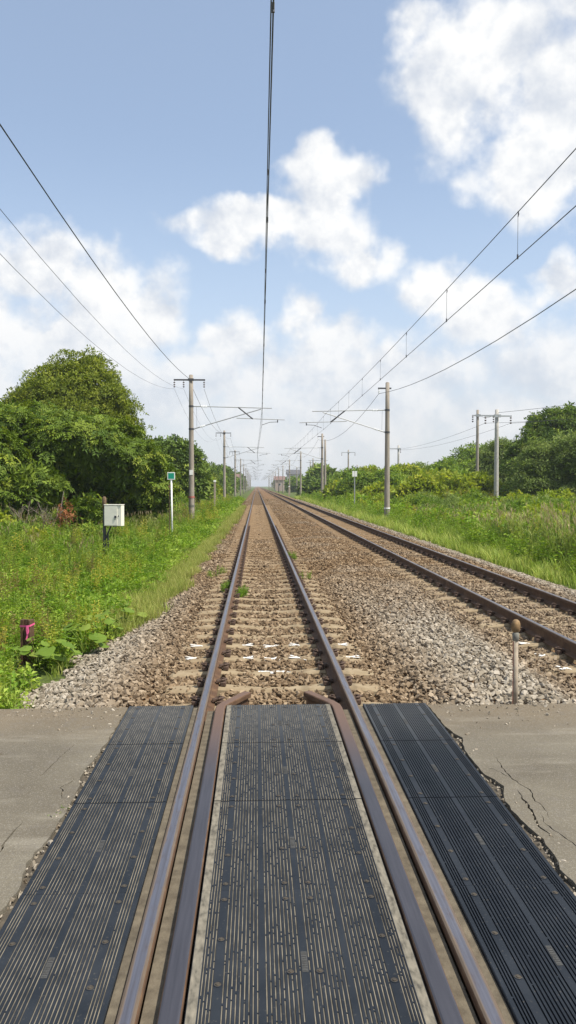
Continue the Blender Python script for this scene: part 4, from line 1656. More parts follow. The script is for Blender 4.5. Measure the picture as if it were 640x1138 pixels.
def carpet_proto(seed, mat, n, rad, l, w):
    """low leafy ground cover"""
    r = random.Random(seed); b = MB()
    for _ in range(n):
        a = r.uniform(0, 6.28); q = rad * math.sqrt(r.random())
        d = Vector((r.uniform(-1, 1), r.uniform(-1, 1), r.uniform(-0.2, 0.7)))
        leaf(b, (q * math.cos(a), q * math.sin(a), r.uniform(0.02, 0.24)), d, (r.uniform(-.3, .3), r.uniform(-.3, .3), 1), l * r.uniform(.6, 1.3), w * r.uniform(.7, 1.2))
    return b.mesh('carpet', M[mat])


def rosette_proto(seed, mat):
    """five to seven feather-shaped compound leaves spreading from one twig end"""
    r = random.Random(seed); b = MB()
    for k in range(r.randint(5, 7)):
        a = k * 2.4 + r.uniform(-.3, .3)
        el = r.uniform(-0.1, 0.75)
        d = Vector((math.cos(a) * math.cos(el), math.sin(a) * math.cos(el), math.sin(el)))
        sd = d.cross(Vector((0, 0, 1))).normalized()
        ln = r.uniform(0.42, 0.62)
        for j in range(5):
            u = 0.22 + 0.18 * j
            p = d * ln * u - Vector((0, 0, 0.22 * u * u))
            for s in (-1, 1):
                leaf(b, p, sd * s + d * 0.5 - Vector((0, 0, r.uniform(0.05, .45))), Vector((0, 0, 1)), r.uniform(.15, .22), 0.075)
        leaf(b, d * ln - Vector((0, 0, 0.2)), d - Vector((0, 0, .4)), (0, 0, 1), .18, .065)
    return b.mesh('rosette', M[mat])


def cluster_proto(seed, mat, n, rad, l, w):
    """twig end with simple leaves set around it, domed towards +z"""
    r = random.Random(seed); b = MB()
    for _ in range(n):
        v = rv(r); v.normalize()
        v.z = abs(v.z) * 0.8 - 0.15
        p = v * rad * r.uniform(0.25, 1.0)
        d = v + rv(r) * 0.7
        leaf(b, p, d, Vector((0, 0, 1)) + rv(r) * 0.6, l * r.uniform(.6, 1.25), w * r.uniform(.7, 1.2))
    return b.mesh('leaf_cluster', M[mat])


PC = {}
PC['grass'] = proto_collection('grass_tuft', [grass_proto(s, 'grass', 16, 0.34, 0.014, 0.12) for s in range(6)])
PC['grass_dk'] = proto_collection('deep_grass_tuft', [grass_proto(s + 20, 'grass_dk', 16, 0.55, 0.016, 0.15) for s in range(5)])
PC['grass_dry'] = proto_collection('dry_grass_tuft', [grass_proto(s + 40, 'grass_dry', 20, 0.24, 0.009, 0.12) for s in range(4)])
PC['reed'] = proto_collection('reed_clump', [reed_proto(s) for s in range(6)])
PC['weed'] = proto_collection('weed_clump', [weed_proto(s, 'weed', 0.46, 4, 0.11, 0.034, 0.10) for s in range(6)])
PC['weed_br'] = proto_collection('brown_weed_clump', [weed_proto(s + 9, 'weed_br', 0.75, 5, 0.11, 0.03, 0.16) for s in range(4)])
PC['weed_yel'] = proto_collection('yellow_weed_clump', [weed_proto(s + 30, 'weed_yel', 0.62, 5, 0.10, 0.028, 0.14) for s in range(4)])
PC['carpet'] = proto_collection('leaf_carpet', [carpet_proto(s, 'weed', 46, 0.20, 0.075, 0.045) for s in range(5)])
PC['rosette'] = proto_collection('walnut_twig', [rosette_proto(s, 'leaf_walnut') for s in range(6)])
for key, mat, n, rad, l, w in (('c_dome', 'leaf_dome', 20, 0.36, 0.16, 0.08), ('c_dark', 'leaf_dark', 18, 0.40, 0.20, 0.11), ('c_mid', 'leaf_mid', 18, 0.40, 0.19, 0.10),
                               ('c_yel', 'leaf_yel', 17, 0.38, 0.20, 0.115), ('c_grey', 'leaf_grey', 22, 0.38, 0.18, 0.07)):
    PC[key] = proto_collection(key, [cluster_proto(s * 3 + 1, mat, n, rad, l, w) for s in range(6)])
PC['c_brown'] = proto_collection('c_brown', [cluster_proto(s * 3 + 2, 'leaf_brown', 20, 0.36, 0.14, 0.06) for s in range(4)])
PC['rosette_y'] = proto_collection('sumac_twig', [rosette_proto(s + 60, 'leaf_yel') for s in range(4)])

# ------------------------------------------------------------------ ground cover


def cover(name, label, cat, coll, regions, smin, smax, cond, zoff=0.0, tilt=0.15):
    """regions: (x0, x1, y0, y1, per square metre, size factor)"""
    P, S = [], []
    for (x0, x1, y0, y1, d, f) in regions:
        n = int((x1 - x0) * (y1 - y0) * d)
        x = rng.uniform(x0, x1, n); y = rng.uniform(y0, y1, n)
        k = cond(x, y)
        x, y = x[k], y[k]
        P.append(np.stack([x, y, bed(x, y) + zoff], -1)); S.append(rng.uniform(smin, smax, len(x)) * f)
    P = np.concatenate(P); S = np.concatenate(S)
    rot = np.stack([rng.uniform(-tilt, tilt, len(P)), rng.uniform(-tilt, tilt, len(P)), rng.uniform(0, 6.283, len(P))], -1)
    o = scatter(name, PC[coll], P, rot, S)
    return tag(o, label, cat, kind='stuff')


def patchy(sx, sy, seed, lo, hi):
    """value noise in [0, 1] used as a keep probability"""
    a = np.random.default_rng(seed).uniform(0, 6.283, (6, 2))
    fr = np.random.default_rng(seed + 1).uniform(0.5, 1.6, (6, 2)) * np.array([sx, sy])

    def f(x, y):
        v = 0
        for i in range(6):
            v = v + np.sin(x * fr[i, 0] + a[i, 0] + 1.7 * np.sin(y * fr[i, 1] * .7 + a[i, 1])) * np.sin(y * fr[i, 1] + a[i, 1])
        return rng.random(np.shape(x)) < lo + (hi - lo) * np.clip(0.5 + v / 4, 0, 1)
    return f


def lcond(m, extra=None, lim=None):
    def f(x, y):
        k = x < left_edge(y) - m * (0.3 + 0.7 * sm(10.5, 13, y)) + 0.12 * np.sin(y * 3.1) + 0.1 * np.sin(y * 1.3)
        k &= y > 5.98
        # trodden gaps in front of the stub post and the box
        k &= ~((np.abs(x - -2.96 * y / 9.6) < 0.26) & (y > 8.3) & (y < 9.9))
        k &= ~((np.abs(x - -4.9 * y / 25.0) < 0.42) & (y > 21.5) & (y < 25.4) & (rng.random(np.shape(x)) < 0.75))
        if lim is not None:
            k &= x > lim
        # only where the camera side of the place can see it
        k &= x > -0.46 * (y + 4) - 2.0
        if extra is not None:
            k &= extra(x, y)
        return k
    return f


LREG = [(-6.5, -1.5, 5.9, 12, 1.15, 0.68), (-10, -1.2, 12, 22, 0.62, 0.85), (-15, -1.1, 22, 45, 0.28, 1.15), (-18, -1.1, 45, 110, 0.10, 1.7)]


def reg(R_, d):
    return [(a, b, c, e, q * d, f) for (a, b, c, e, q, f) in R_]


cover('grass', 'bright green grass on the left bank', 'grass', 'grass', reg(LREG, 62), 0.55, 1.25, lcond(0.45, patchy(1.0, 1.0, 1, 0.05, 1.0)))
cover('ground_cover', 'low leafy weeds covering the left bank', 'weeds', 'carpet', reg(LREG, 40), 0.7, 1.6, lcond(0.5, patchy(1.1, 1.1, 2, 0.05, 1.0)))
cover('weeds', 'upright leafy weeds growing on the left bank', 'weeds', 'weed', reg(LREG, 22), 0.45, 1.5, lcond(0.75, patchy(0.7, 0.6, 3, 0.0, 1.0)))
cover('tall_grass', 'taller deep green grass in front of the left trees', 'grass', 'grass_dk', reg(LREG, 26), 0.7, 1.3, lcond(1.9, patchy(0.6, 0.6, 4, 0.3, 1.0)))
cover('reeds', 'tall reeds in front of the left trees', 'reeds', 'reed', [(-9, -4.2, 18, 30, 2.2, 0.72), (-13, -3.6, 30, 50, 2.0, 0.8), (-12, -4.2, 50, 110, 0.8, 1.0)], 0.8, 1.15,
      lcond(2.3, patchy(0.5, 0.5, 5, 0.1, 1.0)))
cover('dry_grass', 'pale dry grass along the left ballast edge', 'grass', 'grass_dry', [(-3.2, -1.0, 10.5, 30, 150, 0.95), (-2.6, -1.0, 30, 70, 45, 1.3)], 0.6, 1.2,
      lambda x, y: (x < left_edge(y) + 0.25 + 0.15 * np.sin(y * 2.3)) & (x > left_edge(y) - 0.15 - 0.75 * sm(10.5, 13, y)))
cover('browning_weeds', 'patches of browning weeds on the left bank', 'weeds', 'weed_br', reg(LREG, 8), 0.5, 1.1, lcond(1.8, patchy(0.5, 0.5, 6, -0.5, 0.8)))


def rcond(m, x1=99, extra=None):
    def f(x, y):
        k = (x > 6.25 + m + 0.12 * np.sin(y * 2.1)) & (x < x1) & (x < 0.50 * (y + 4) + 3)
        if extra is not None:
            k &= extra(x, y)
        return k
    return f


RREG = [(6.1, 11, 7, 18, 0.8, 1.0), (6.1, 14, 18, 32, 0.45, 1.15), (6.1, 16, 32, 60, 0.2, 1.4), (6.1, 16, 60, 130, 0.08, 1.9)]
cover('grass', 'bright green grass strip beside the right ballast', 'grass', 'grass', reg(RREG, 80), 0.9, 1.5, rcond(0.0, 10, patchy(.9, .9, 11, .45, 1.0)))
cover('tall_grass', 'taller deep green grass on the right bank', 'grass', 'grass_dk', reg(RREG, 40), 0.9, 1.4, rcond(0.9, 16, lambda x, y: patchy(.7, .7, 12, .4, 1.0)(x, y) & ((x < 9.3 + 0.5 * np.sin(y * .8)) | (y < 22))))
cover('reeds', 'tall feathery reeds on the right bank near the track', 'reeds', 'reed', [(7.2, 13, 14, 27, 12, 1.05), (8.0, 14, 27, 40, 1.6, 0.85)], 0.75, 1.2, rcond(1.2, 99, patchy(.6, .45, 13, 0.1, 1.1)))
cover('weeds', 'leafy weeds among the right-hand grass', 'weeds', 'weed', reg(RREG, 16), 0.9, 1.7, rcond(0.7, 16, lambda x, y: patchy(.6, .6, 14, 0.1, 1.0)(x, y) & ((x < 10.0 + 0.5 * np.sin(y * .8)) | (y < 24))))
cover('browning_weeds', 'browning weeds in front of the right-hand shrubs', 'weeds', 'weed_br', [(8.5, 20, 26, 56, 1.6, 1.2), (9, 20, 56, 110, 0.4, 1.8)], 0.8, 1.3, rcond(2.0, 99, patchy(.5, .4, 15, -0.3, 1.0)))
cover('vines', 'low leafy vines and nettles in front of the right-hand shrubs', 'weeds', 'carpet', [(8.5, 26, 26, 62, 5.0, 2.6), (8.5, 26, 62, 100, 1.6, 3.6)], 0.8, 1.5, rcond(2.0, 99, patchy(.5, .4, 16, 0.2, 1.0)), zoff=0.05)
cover('goldenrod', 'yellow-green upright weeds before the right-hand shrubs', 'weeds', 'weed_yel', [(8.0, 26, 24, 60, 3.2, 1.3), (8.5, 26, 60, 110, 1.0, 2.0)], 0.8, 1.4, rcond(1.6, 99, patchy(.45, .4, 17, -0.2, 1.1)))
cover('goldenrod', 'yellow-green upright weeds scattered on the left bank', 'weeds', 'weed_yel', reg(LREG, 10), 0.5, 1.35, lcond(0.9, patchy(.6, .5, 18, -0.3, 1.0)))
# small tufts that have taken root in the ballast
pts = [(-0.68, 13.6), (-0.66, 13.9), (-0.42, 12.9), (-0.45, 13.15), (-0.40, 13.0), (0.70, 19.5), (0.68, 19.9), (0.74, 19.7), (0.80, 15.4), (-1.05, 15.8), (-0.9, 16.4)]
P = np.array([(x, y, -0.19) for x, y in pts for _ in range(4)]) + rng.uniform(-.09, .09, (len(pts) * 4, 3)) * np.array([1, 1, 0])
tag(scatter('ballast_tufts', PC['weed'], P, np.stack([rng.uniform(-.4, .4, len(P)), rng.uniform(-.4, .4, len(P)), rng.uniform(0, 6.28, len(P))], -1), rng.uniform(.28, .48, len(P))),
    'small green weeds rooted in the ballast beside the rails', 'weeds', kind='stuff')
P = np.array([(-1.19, 3.95), (-1.195, 3.9), (-1.18, 4.0), (-1.20, 3.83), (-1.185, 4.05), (-1.175, 3.98)])
P = np.concatenate([P, np.full((6, 1), -0.06)], 1)
tag(scatter('crack_weeds', PC['weed'], P, np.stack([rng.uniform(-.5, .5, 6), rng.uniform(-.5, .5, 6), rng.uniform(0, 6.28, 6)], -1), rng.uniform(.10, .16, 6)),
    'tiny weeds in the broken asphalt edge on the left', 'weeds', kind='stuff')

# ---- broad-leaved plants at the ballast edge: every leaf a part


def round_leaf_mesh(seed):
    r = random.Random(seed); b = MB()
    n = 12
    vs = [(0, 0, 0)]
    for ring, q in ((1, 0.55), (2, 1.0)):
        for k in range(n):
            a = 6.2832 * k / n
            notch = 1.0 - 0.62 * math.exp(-((a - math.pi) / 0.35) ** 2)
            rr = q * notch * (1 + 0.06 * math.sin(5 * a + seed))
            vs.append((rr * math.cos(a), rr * math.sin(a) * 0.95, 0.10 * math.sin(2 * a + seed) * q + 0.12 * q - 0.16 * q * q * (1 + 0.3 * math.cos(a))))
    fs = [(0, 1 + k, 1 + (k + 1) % n) for k in range(n)] + [(1 + k, 1 + n + k, 1 + n + (k + 1) % n, 1 + (k + 1) % n) for k in range(n)]
    b.add(vs, fs)
    return b.mesh('round_leaf', M['broad'], True)


LEAF_ME = [round_leaf_mesh(s) for s in range(4)]
spots = [(-2.45, 9.0, 'broad-leaved plant at the bulge of the ballast edge, lower one'),
         (-2.28, 9.75, 'broad-leaved plant midway along the left ballast edge'), (-2.20, 10.5, 'broad-leaved plant with wide flat leaves leaning over the ballast'),
         (-2.05, 11.2, 'farthest broad-leaved plant along the left ballast edge'), (-2.75, 9.3, 'broad-leaved plant behind the rusty stub post'),
         (-2.55, 10.3, 'broad-leaved plant set back from the ballast, between its neighbours')]
for i, (x, y, lab) in enumerate(spots):
    r = random.Random(i + 50)
    t = thing('broad_leaved_plant', lab, 'plant', (x, y, gz(x, y)), 'broad-leaved plants along the ballast edge')
    for k in range(14):
        a = k * 2.4 + r.uniform(-.4, .4); q = r.uniform(0.04, 0.27); h = r.uniform(0.12, 0.36)
        p = (q * math.cos(a), q * math.sin(a), h)
        b = MB(); b.tube([(0.01 * math.cos(a), 0.01 * math.sin(a), -0.03), (p[0] * .6, p[1] * .6, h * .7), p], 0.005, 4, 0, False)
        st = b.build('stem', M['broad'], t)
        o = link('leaf', LEAF_ME[k % 4], t, p)
        sc_ = r.uniform(0.05, 0.10)
        o.scale = (sc_, sc_, sc_)
        o.rotation_euler = (r.uniform(-.45, .3), r.uniform(-.1, .5), a)

# ------------------------------------------------------------------ trees and shrubs


def foliage(name, coll, pts, nrm, scl, parent, r):
    """leaf sprays set at the points, as one real mesh; every spray carries its own tint"""
    protos = []
    for o in coll.objects:
        me = o.data
        v = np.empty(len(me.vertices) * 3); me.vertices.foreach_get('co', v)
        f = np.empty(len(me.polygons) * 3, np.int32); me.loops.foreach_get('vertex_index', f)
        protos.append((v.reshape(-1, 3), f.reshape(-1, 3)))
    idx = r.integers(0, len(protos), len(pts))
    be = np.arccos(np.clip(nrm[:, 2], -1, 1)); ga = np.arctan2(nrm[:, 1], nrm[:, 0]); sp = r.uniform(0, 6.283, len(pts))
    V, Fc, T = [], [], []
    off = 0
    tint = np.clip(r.normal(0.45, 0.27, len(pts)), 0, 1)
    for i, (pv, pf) in enumerate(protos):
        k = np.nonzero(idx == i)[0]
        if not len(k):
            continue
        cs, ss = np.cos(sp[k]), np.sin(sp[k]); cb, sb = np.cos(be[k]), np.sin(be[k]); cg, sg = np.cos(ga[k]), np.sin(ga[k])
        z = np.zeros(len(k)); o = np.ones(len(k))
        S = np.array([[cs, -ss, z], [ss, cs, z], [z, z, o]]).transpose(2, 0, 1)
        B = np.array([[cb, z, sb], [z, o, z], [-sb, z, cb]]).transpose(2, 0, 1)
        G = np.array([[cg, -sg, z], [sg, cg, z], [z, z, o]]).transpose(2, 0, 1)
        Rm = G @ B @ S
        v = np.einsum('nij,vj->nvi', Rm, pv) * scl[k][:, None, None] + pts[k][:, None, :]
        f = pf[None] + (off + np.arange(len(k)) * len(pv))[:, None, None]
        V.append(v.reshape(-1, 3)); Fc.append(f.reshape(-1, 3)); T.append(np.repeat(tint[k], len(pf)))
        off += len(k) * len(pv)
    V, Fc, T = np.concatenate(V), np.concatenate(Fc), np.concatenate(T)
    me = bpy.data.meshes.new(name)
    me.vertices.add(len(V)); me.vertices.foreach_set('co', V.astype(np.float32).ravel())
    me.loops.add(len(Fc) * 3); me.loops.foreach_set('vertex_index', Fc.astype(np.int32).ravel())
    me.polygons.add(len(Fc)); me.polygons.foreach_set('loop_start', np.arange(0, len(Fc) * 3, 3, dtype=np.int32))
    me.update(calc_edges=True)
    a = me.attributes.new('tint', 'FLOAT', 'FACE'); a.data.foreach_set('value', T.astype(np.float32))
    me.materials.append(coll.objects[0].data.materials[0])
    return link(name, me, parent)



def make_tree(name, label, base, blobs, coll, per, scale, cat='tree', group=None, trunk_h=None, trunk_r=0.16, clump=0.42, seed=0, zmin=-0.1):
    """blobs: ellipsoids (x, y, z, rx, ry, rz) relative to the base; foliage grows in clumps on their surfaces"""
    r = np.random.default_rng(seed + 500)
    x0, y0 = base
    g = gz(x0, y0)
    t = thing(name, label, cat, (x0, y0, g), group)
    P, Nn, Sz = [], [], []
    tips = []
    for (bx, by, bz, rx, ry, rz) in blobs:
        area = (rx * ry + rx * rz + ry * rz) / 3 * 12.57
        rm = (rx * ry * rz) ** (1 / 3)
        cr = max(0.32, clump * (0.86 if 'ros' in coll else 1.0) * rm ** 0.75)
        nc = int(area / (cr * cr * 1.5)) + 4
        v = r.normal(size=(nc, 3)); v /= np.linalg.norm(v, axis=1)[:, None]
        v[:, 2] = np.where(v[:, 2] < -0.45, -v[:, 2], v[:, 2])
        rad = r.uniform(0.62, 1.08, nc)
        cen = np.array([bx, by, bz]) + v * np.array([rx, ry, rz]) * rad[:, None]
        # coarse inner foliage that keeps the light out of the crown
        ni = int(nc * 1.0)
        w_ = r.normal(size=(ni, 3)); w_ /= np.linalg.norm(w_, axis=1)[:, None]
        P.append(np.array([bx, by, bz]) + w_ * np.array([rx, ry, rz]) * r.uniform(0.25, 0.72, (ni, 1))); Nn.append(w_); Sz.append(np.full(ni, 1.9))
        for k in range(nc):
            if cen[k, 2] < zmin:
                continue
            c_r = cr * r.uniform(0.6, 1.25)
            m = max(3, int(per * (0.46 if 'ros' in coll else 0.25) * c_r * c_r * 12.57))
            q = r.normal(size=(m, 3)); q /= np.linalg.norm(q, axis=1)[:, None]
            q[:, 2] = np.where(q[:, 2] < -0.3, -q[:, 2] * 0.6, q[:, 2])
            pp = cen[k] + q * np.array([1, 1, 0.75]) * c_r * r.uniform(0.45, 1.0, (m, 1))
            nn = q * 0.6 + v[k] * 0.5 + np.array([0, 0, 0.5]) + r.normal(size=(m, 3)) * 0.3
            P.append(pp); Nn.append(nn); Sz.append(np.ones(m))
            if r.random() < 0.35:
                tips.append(cen[k])
    P = np.concatenate(P); Nn = np.concatenate(Nn); Sz = np.concatenate(Sz)
    k = P[:, 2] > zmin
    P, Nn, Sz = P[k], Nn[k], Sz[k]
    Nn /= np.linalg.norm(Nn, axis=1)[:, None]
    foliage('crown', PC[coll], P, Nn, r.uniform(0.7, 1.3, len(P)) * scale * Sz, t, r)
    if trunk_h:
        b = MB()
        lean = r.uniform(-.25, .25, 2)
        top = Vector((lean[0], lean[1], trunk_h))
        b.tube([(0, 0, -0.3), (lean[0] * .2, lean[1] * .2, trunk_h * .45), top], [trunk_r * 1.25, trunk_r, trunk_r * .75], 9)
        for q in tips[:26]:
            q = Vector(q)
            s0 = Vector((0, 0, 0)).lerp(top, r.uniform(0.45, 1.0))
            mid = s0.lerp(q, 0.5) + Vector((0, 0, 0.12 * (q - s0).length))
            b.tube([s0, mid, q], [trunk_r * .42, trunk_r * .25, trunk_r * .08], 5)
        b.build('trunk', M['bark'], t, True)
    return t


# left-hand group
make_tree('dome_tree', 'tall dome-shaped tree with dense small leaves on the left', (-11.2, 47.0),
          [(0, 0, 5.4, 3.7, 3.4, 3.0), (-2.3, -.4, 5.0, 2.0, 2.2, 2.0), (2.2, -.4, 4.4, 2.1, 2.3, 2.6), (0.5, 0, 7.2, 2.3, 2.2, 2.0)], 'c_dome', 9.0, 0.92, trunk_h=3.6, trunk_r=0.30, clump=0.40, seed=1)
make_tree('walnut_tree', 'spreading big-leaved tree in front of the dome-shaped tree', (-9.3, 37.0),
          [(-1.6, -.8, 3.9, 2.6, 3.0, 1.3), (0.8, -.8, 3.5, 2.6, 3.0, 1.3), (2.7, 0, 2.7, 1.9, 2.2, 1.2), (-3.6, -.6, 3.4, 1.9, 2.4, 1.4), (3.8, .8, 1.7, 1.2, 1.4, 1.2)], 'rosette', 2.5, 1.0, trunk_h=2.8, trunk_r=0.17, clump=0.36, seed=2)
make_tree('walnut_tree', 'big-leaved tree cut by the left frame edge', (-11.9, 32.0),
          [(0.2, 0, 2.5, 1.9, 1.6, 1.5), (1.1, -1.0, 1.0, 1.1, 1.0, 1.0), (-1.5, 0, 2.0, 2.0, 1.6, 1.6), (0.2, -.8, 0.7, 1.2, 1.0, .8)], 'rosette', 3.6, 0.9, trunk_h=2.0, trunk_r=0.14, clump=0.36, seed=3)
make_tree('walnut_sapling', 'young big-leaved sapling standing above the dead brush', (-8.9, 31.5),
          [(0, 0, 1.75, 0.95, 0.8, 0.5), (-.7, 0, 1.5, .6, .6, .4)], 'rosette', 4.2, 0.75, trunk_h=1.4, trunk_r=0.05, clump=0.36, seed=4)
make_tree('walnut_sapling', 'young big-leaved sapling behind the cream equipment box', (-6.9, 31.5),
          [(0, 0, 0.9, 0.65, 0.6, 0.55), (.2, 0, .4, .7, .6, .4)], 'rosette', 4.4, 0.7, trunk_h=0.7, trunk_r=0.04, clump=0.36, seed=5)
make_tree('shade_tree', 'dark leafy tree filling the shadow behind the dead brush', (-10.6, 41.5),
          [(0, 0, 1.7, 4.4, 1.6, 1.9), (3.6, .8, 1.5, 2.2, 1.4, 1.4)], 'c_dark', 5.0, 1.0, trunk_h=1.6, trunk_r=0.15, clump=0.42, seed=6)
make_tree('broad_tree', 'dark round tree directly behind the nearest left catenary pole', (-7.2, 60.0),
          [(0, 0, 4.0, 1.7, 1.7, 1.6), (1.6, .5, 3.7, 1.4, 1.4, 1.5), (-1.7, .2, 3.3, 1.6, 1.5, 1.6), (2.2, .6, 2.2, 1.2, 1.3, 1.4), (-.4, 0, 1.6, 2.4, 1.6, 1.4)], 'c_dark', 3.3, 1.05, trunk_h=2.6, trunk_r=0.17, clump=0.42, seed=7)
make_tree('broad_tree', 'mid green tree between the dome-shaped tree and the dark round tree', (-9.7, 57.0),
          [(0, 0, 2.1, 1.6, 1.5, 1.5), (-1.2, 0, 1.8, 1.5, 1.4, 1.3), (1.0, .2, 1.3, 1.5, 1.4, 1.1)], 'c_mid', 6.0, 1.0, trunk_h=2.0, trunk_r=0.14, clump=0.42, seed=8)
lt = [(-7.0, 80, 3.5, 'c_mid', 'mid green tree between the first two left-hand catenary poles'), (-6.6, 96, 3.2, 'c_yel', 'yellow-green shrub beside the second left-hand catenary pole'),
      (-7.5, 112, 4.6, 'c_dark', 'dark tree past the second left-hand catenary pole'), (-7.0, 130, 4.2, 'c_mid', 'green tree beside the third left-hand catenary pole'),
      (-7.4, 155, 5.0, 'c_dark', 'dark tree past the third left-hand catenary pole')]
for i, (x, y, h, cc, lab) in enumerate(lt):
    make_tree('lineside_tree', lab, (x, y), [(0, 0, h * .62, h * .42, h * .42, h * .42), (-h * .3, 0, h * .42, h * .36, h * .36, h * .34), (h * .26, .2, h * .34, h * .34, h * .36, h * .3)], cc, 3.6, 1.35, trunk_h=h * .4, trunk_r=.13, clump=.46, seed=20 + i)
for i in range(9):
    y = 185 + i * 34
    h = 5.2 + 1.2 * math.sin(i * 2.1)
    make_tree('far_tree', 'far dark tree in the row left of the tracks', (-8.5 - 2.0 * (i % 2), y), [(0, 0, h * .6, h * .5, h * .5, h * .45), (-h * .4, 0, h * .4, h * .45, h * .45, h * .38)], 'c_dark', 0.65, 2.9, group='far trees on the left', trunk_h=h * .4, trunk_r=.15, clump=.5, seed=40 + i)

# right-hand group
make_tree('broad_tree', 'tallest dark green tree at the right edge, behind the others', (24.2, 63.0),
          [(0, 0, 5.6, 2.3, 2.2, 2.2), (1.6, 0, 6.0, 1.8, 1.8, 1.9), (-.9, -.2, 4.2, 2.0, 1.8, 2.0), (2.6, 0, 4.2, 2.2, 2, 2.4), (0.8, -.5, 2.2, 3.0, 2, 2)], 'c_dark', 6.0, 1.05, trunk_h=3.6, trunk_r=.22, clump=.42, seed=60)
make_tree('broad_tree', 'dark tree with pointed top left of the tallest right tree', (22.0, 62.0),
          [(0, 0, 4.4, 1.3, 1.3, 1.7), (-.7, 0, 3.6, 1.5, 1.4, 1.6), (.9, 0, 3.4, 1.6, 1.4, 1.6), (0, -.3, 2.0, 2.2, 1.6, 1.6)], 'c_dark', 6.0, 1.0, trunk_h=3.0, trunk_r=.17, clump=.42, seed=61)
make_tree('olive_tree', 'slender olive-green tree in front of the dark right-hand trees', (19.2, 53.0),
          [(0, 0, 3.3, 1.1, 1.1, 1.4), (-.3, 0, 2.0, 1.4, 1.2, 1.4), (.8, 0, 1.8, 1.2, 1.2, 1.4), (0, 0, .8, 1.6, 1.2, .9)], 'c_grey', 7.0, 0.95, trunk_h=2.0, trunk_r=.11, clump=.40, seed=62)
make_tree('olive_tree', 'olive-green tree cut by the right frame edge', (21.6, 52.0),
          [(0, 0, 3.6, 1.4, 1.3, 1.7), (.6, 0, 2.2, 1.8, 1.4, 1.7), (0, 0, .9, 1.9, 1.3, 1.0)], 'c_grey', 7.0, 0.95, trunk_h=2.2, trunk_r=.12, clump=.40, seed=63)
make_tree('pale_tree', 'pale yellow-green tree rising behind the thick pale utility pole', (23.6, 75.0),
          [(0, 0, 4.6, 1.6, 1.5, 1.6), (-.9, 0, 3.4, 1.8, 1.5, 1.7), (.9, 0, 3.0, 1.9, 1.5, 1.7), (0, 0, 1.6, 2.4, 1.8, 1.4)], 'c_grey', 5.0, 1.1, trunk_h=2.8, trunk_r=.15, clump=.42, seed=64)
sh = [(18.6, 66, 2.6, 'c_yel', 'bright yellow-green shrub behind the thick pale utility pole'), (21.4, 56.5, 1.9, 'rosette_y', 'big-leaved yellow-green shrub right of the pale utility pole'),
      (15.4, 63, 2.4, 'rosette_y', 'big-leaved yellow-green shrub left of the thin utility pole'), (17.2, 67, 2.9, 'c_mid', 'mid green shrub between the two utility poles'),
      (13.0, 62, 2.5, 'c_yel', 'yellow-green shrub in the middle of the right-hand thicket'), (15.2, 69, 2.9, 'c_yel', 'rounded green shrub in the middle of the right-hand thicket'),
      (17.8, 74, 2.6, 'c_grey', 'olive shrub behind the thin utility pole'), (12.4, 72, 2.6, 'c_mid', 'green shrub right of the nearest right-hand catenary pole'),
      (10.9, 70, 1.9, 'c_yel', 'low yellow-green shrub next to the nearest right-hand catenary pole'), (14.2, 84, 3.5, 'c_mid', 'tall green shrub beside the far pale utility pole'),
      (11.4, 84, 3.3, 'c_mid', 'round topped green shrub left of the nearest right-hand catenary pole'), (17.4, 92, 3.9, 'c_yel', 'yellow-green tree behind the right-hand thicket'),
      (21.5, 88, 4.2, 'c_mid', 'green tree behind the right-hand thicket'), (12.2, 100, 3.7, 'c_mid', 'rounded green tree left of the nearest right catenary pole, highest of its row'),
      (15.8, 112, 4.2, 'c_yel', 'yellow-green tree far behind the thicket'), (9.9, 90, 2.2, 'c_yel', 'yellow-green shrub by the thin pole with white plates'),
      (10.0, 112, 2.6, 'c_dark', 'dark shrub past the second right-hand catenary pole'), (12.6, 128, 3.2, 'c_mid', 'green shrub in front of the dark roofed shed'),
      (10.2, 140, 3.0, 'c_dark', 'dark shrub beside the third right-hand catenary pole'), (25.0, 80, 5.4, 'c_mid', 'green tree right behind the pale yellow-green tree'),
      (22.5, 110, 4.6, 'c_grey', 'broad olive tree on the thicket skyline'), (28.5, 100, 6.6, 'c_mid', 'tall green tree on the thicket skyline at the right')]
for i, (x, y, h, cc, lab) in enumerate(sh):
    r = random.Random(i)
    dd = 5.2 if y < 60 else (3.6 if y < 85 else 2.5)
    if cc.startswith('ros'):
        dd *= .40
    ss = 1.0 if y < 60 else (1.25 if y < 85 else 1.65)
    make_tree('shrub' if h < 3.4 else 'bushy_tree', lab, (x, y), [(0, 0, h * .60, h * .50, h * .46, h * .40), (-h * .42, r.uniform(-.3, .3), h * .40, h * .44, h * .42, h * .36), (h * .42, r.uniform(-.3, .3), h * .42, h * .42, h * .42, h * .36), (r.uniform(-.3, .3), -h * .2, h * .2, h * .75, h * .45, h * .22)],
              cc, dd, ss, cat='shrub' if h < 3.4 else 'tree', trunk_h=h * .42, trunk_r=.05 + .02 * h, clump=.42, seed=80 + i)
for i in range(10):
    y = 150 + i * 36
    h = 4.6 + 1.1 * math.sin(i * 1.7)
    make_tree('far_tree', 'far green tree in the row right of the tracks', (12.5 + 2.5 * (i % 3), y), [(0, 0, h * .6, h * .5, h * .5, h * .45), (h * .4, 0, h * .4, h * .5, h * .45, h * .38)], ('c_dark', 'c_mid')[i % 2], 0.65, 2.9, group='far trees on the right', trunk_h=h * .4, trunk_r=.15, clump=.5, seed=120 + i)

# far woods closing the view on both sides: read as one mass


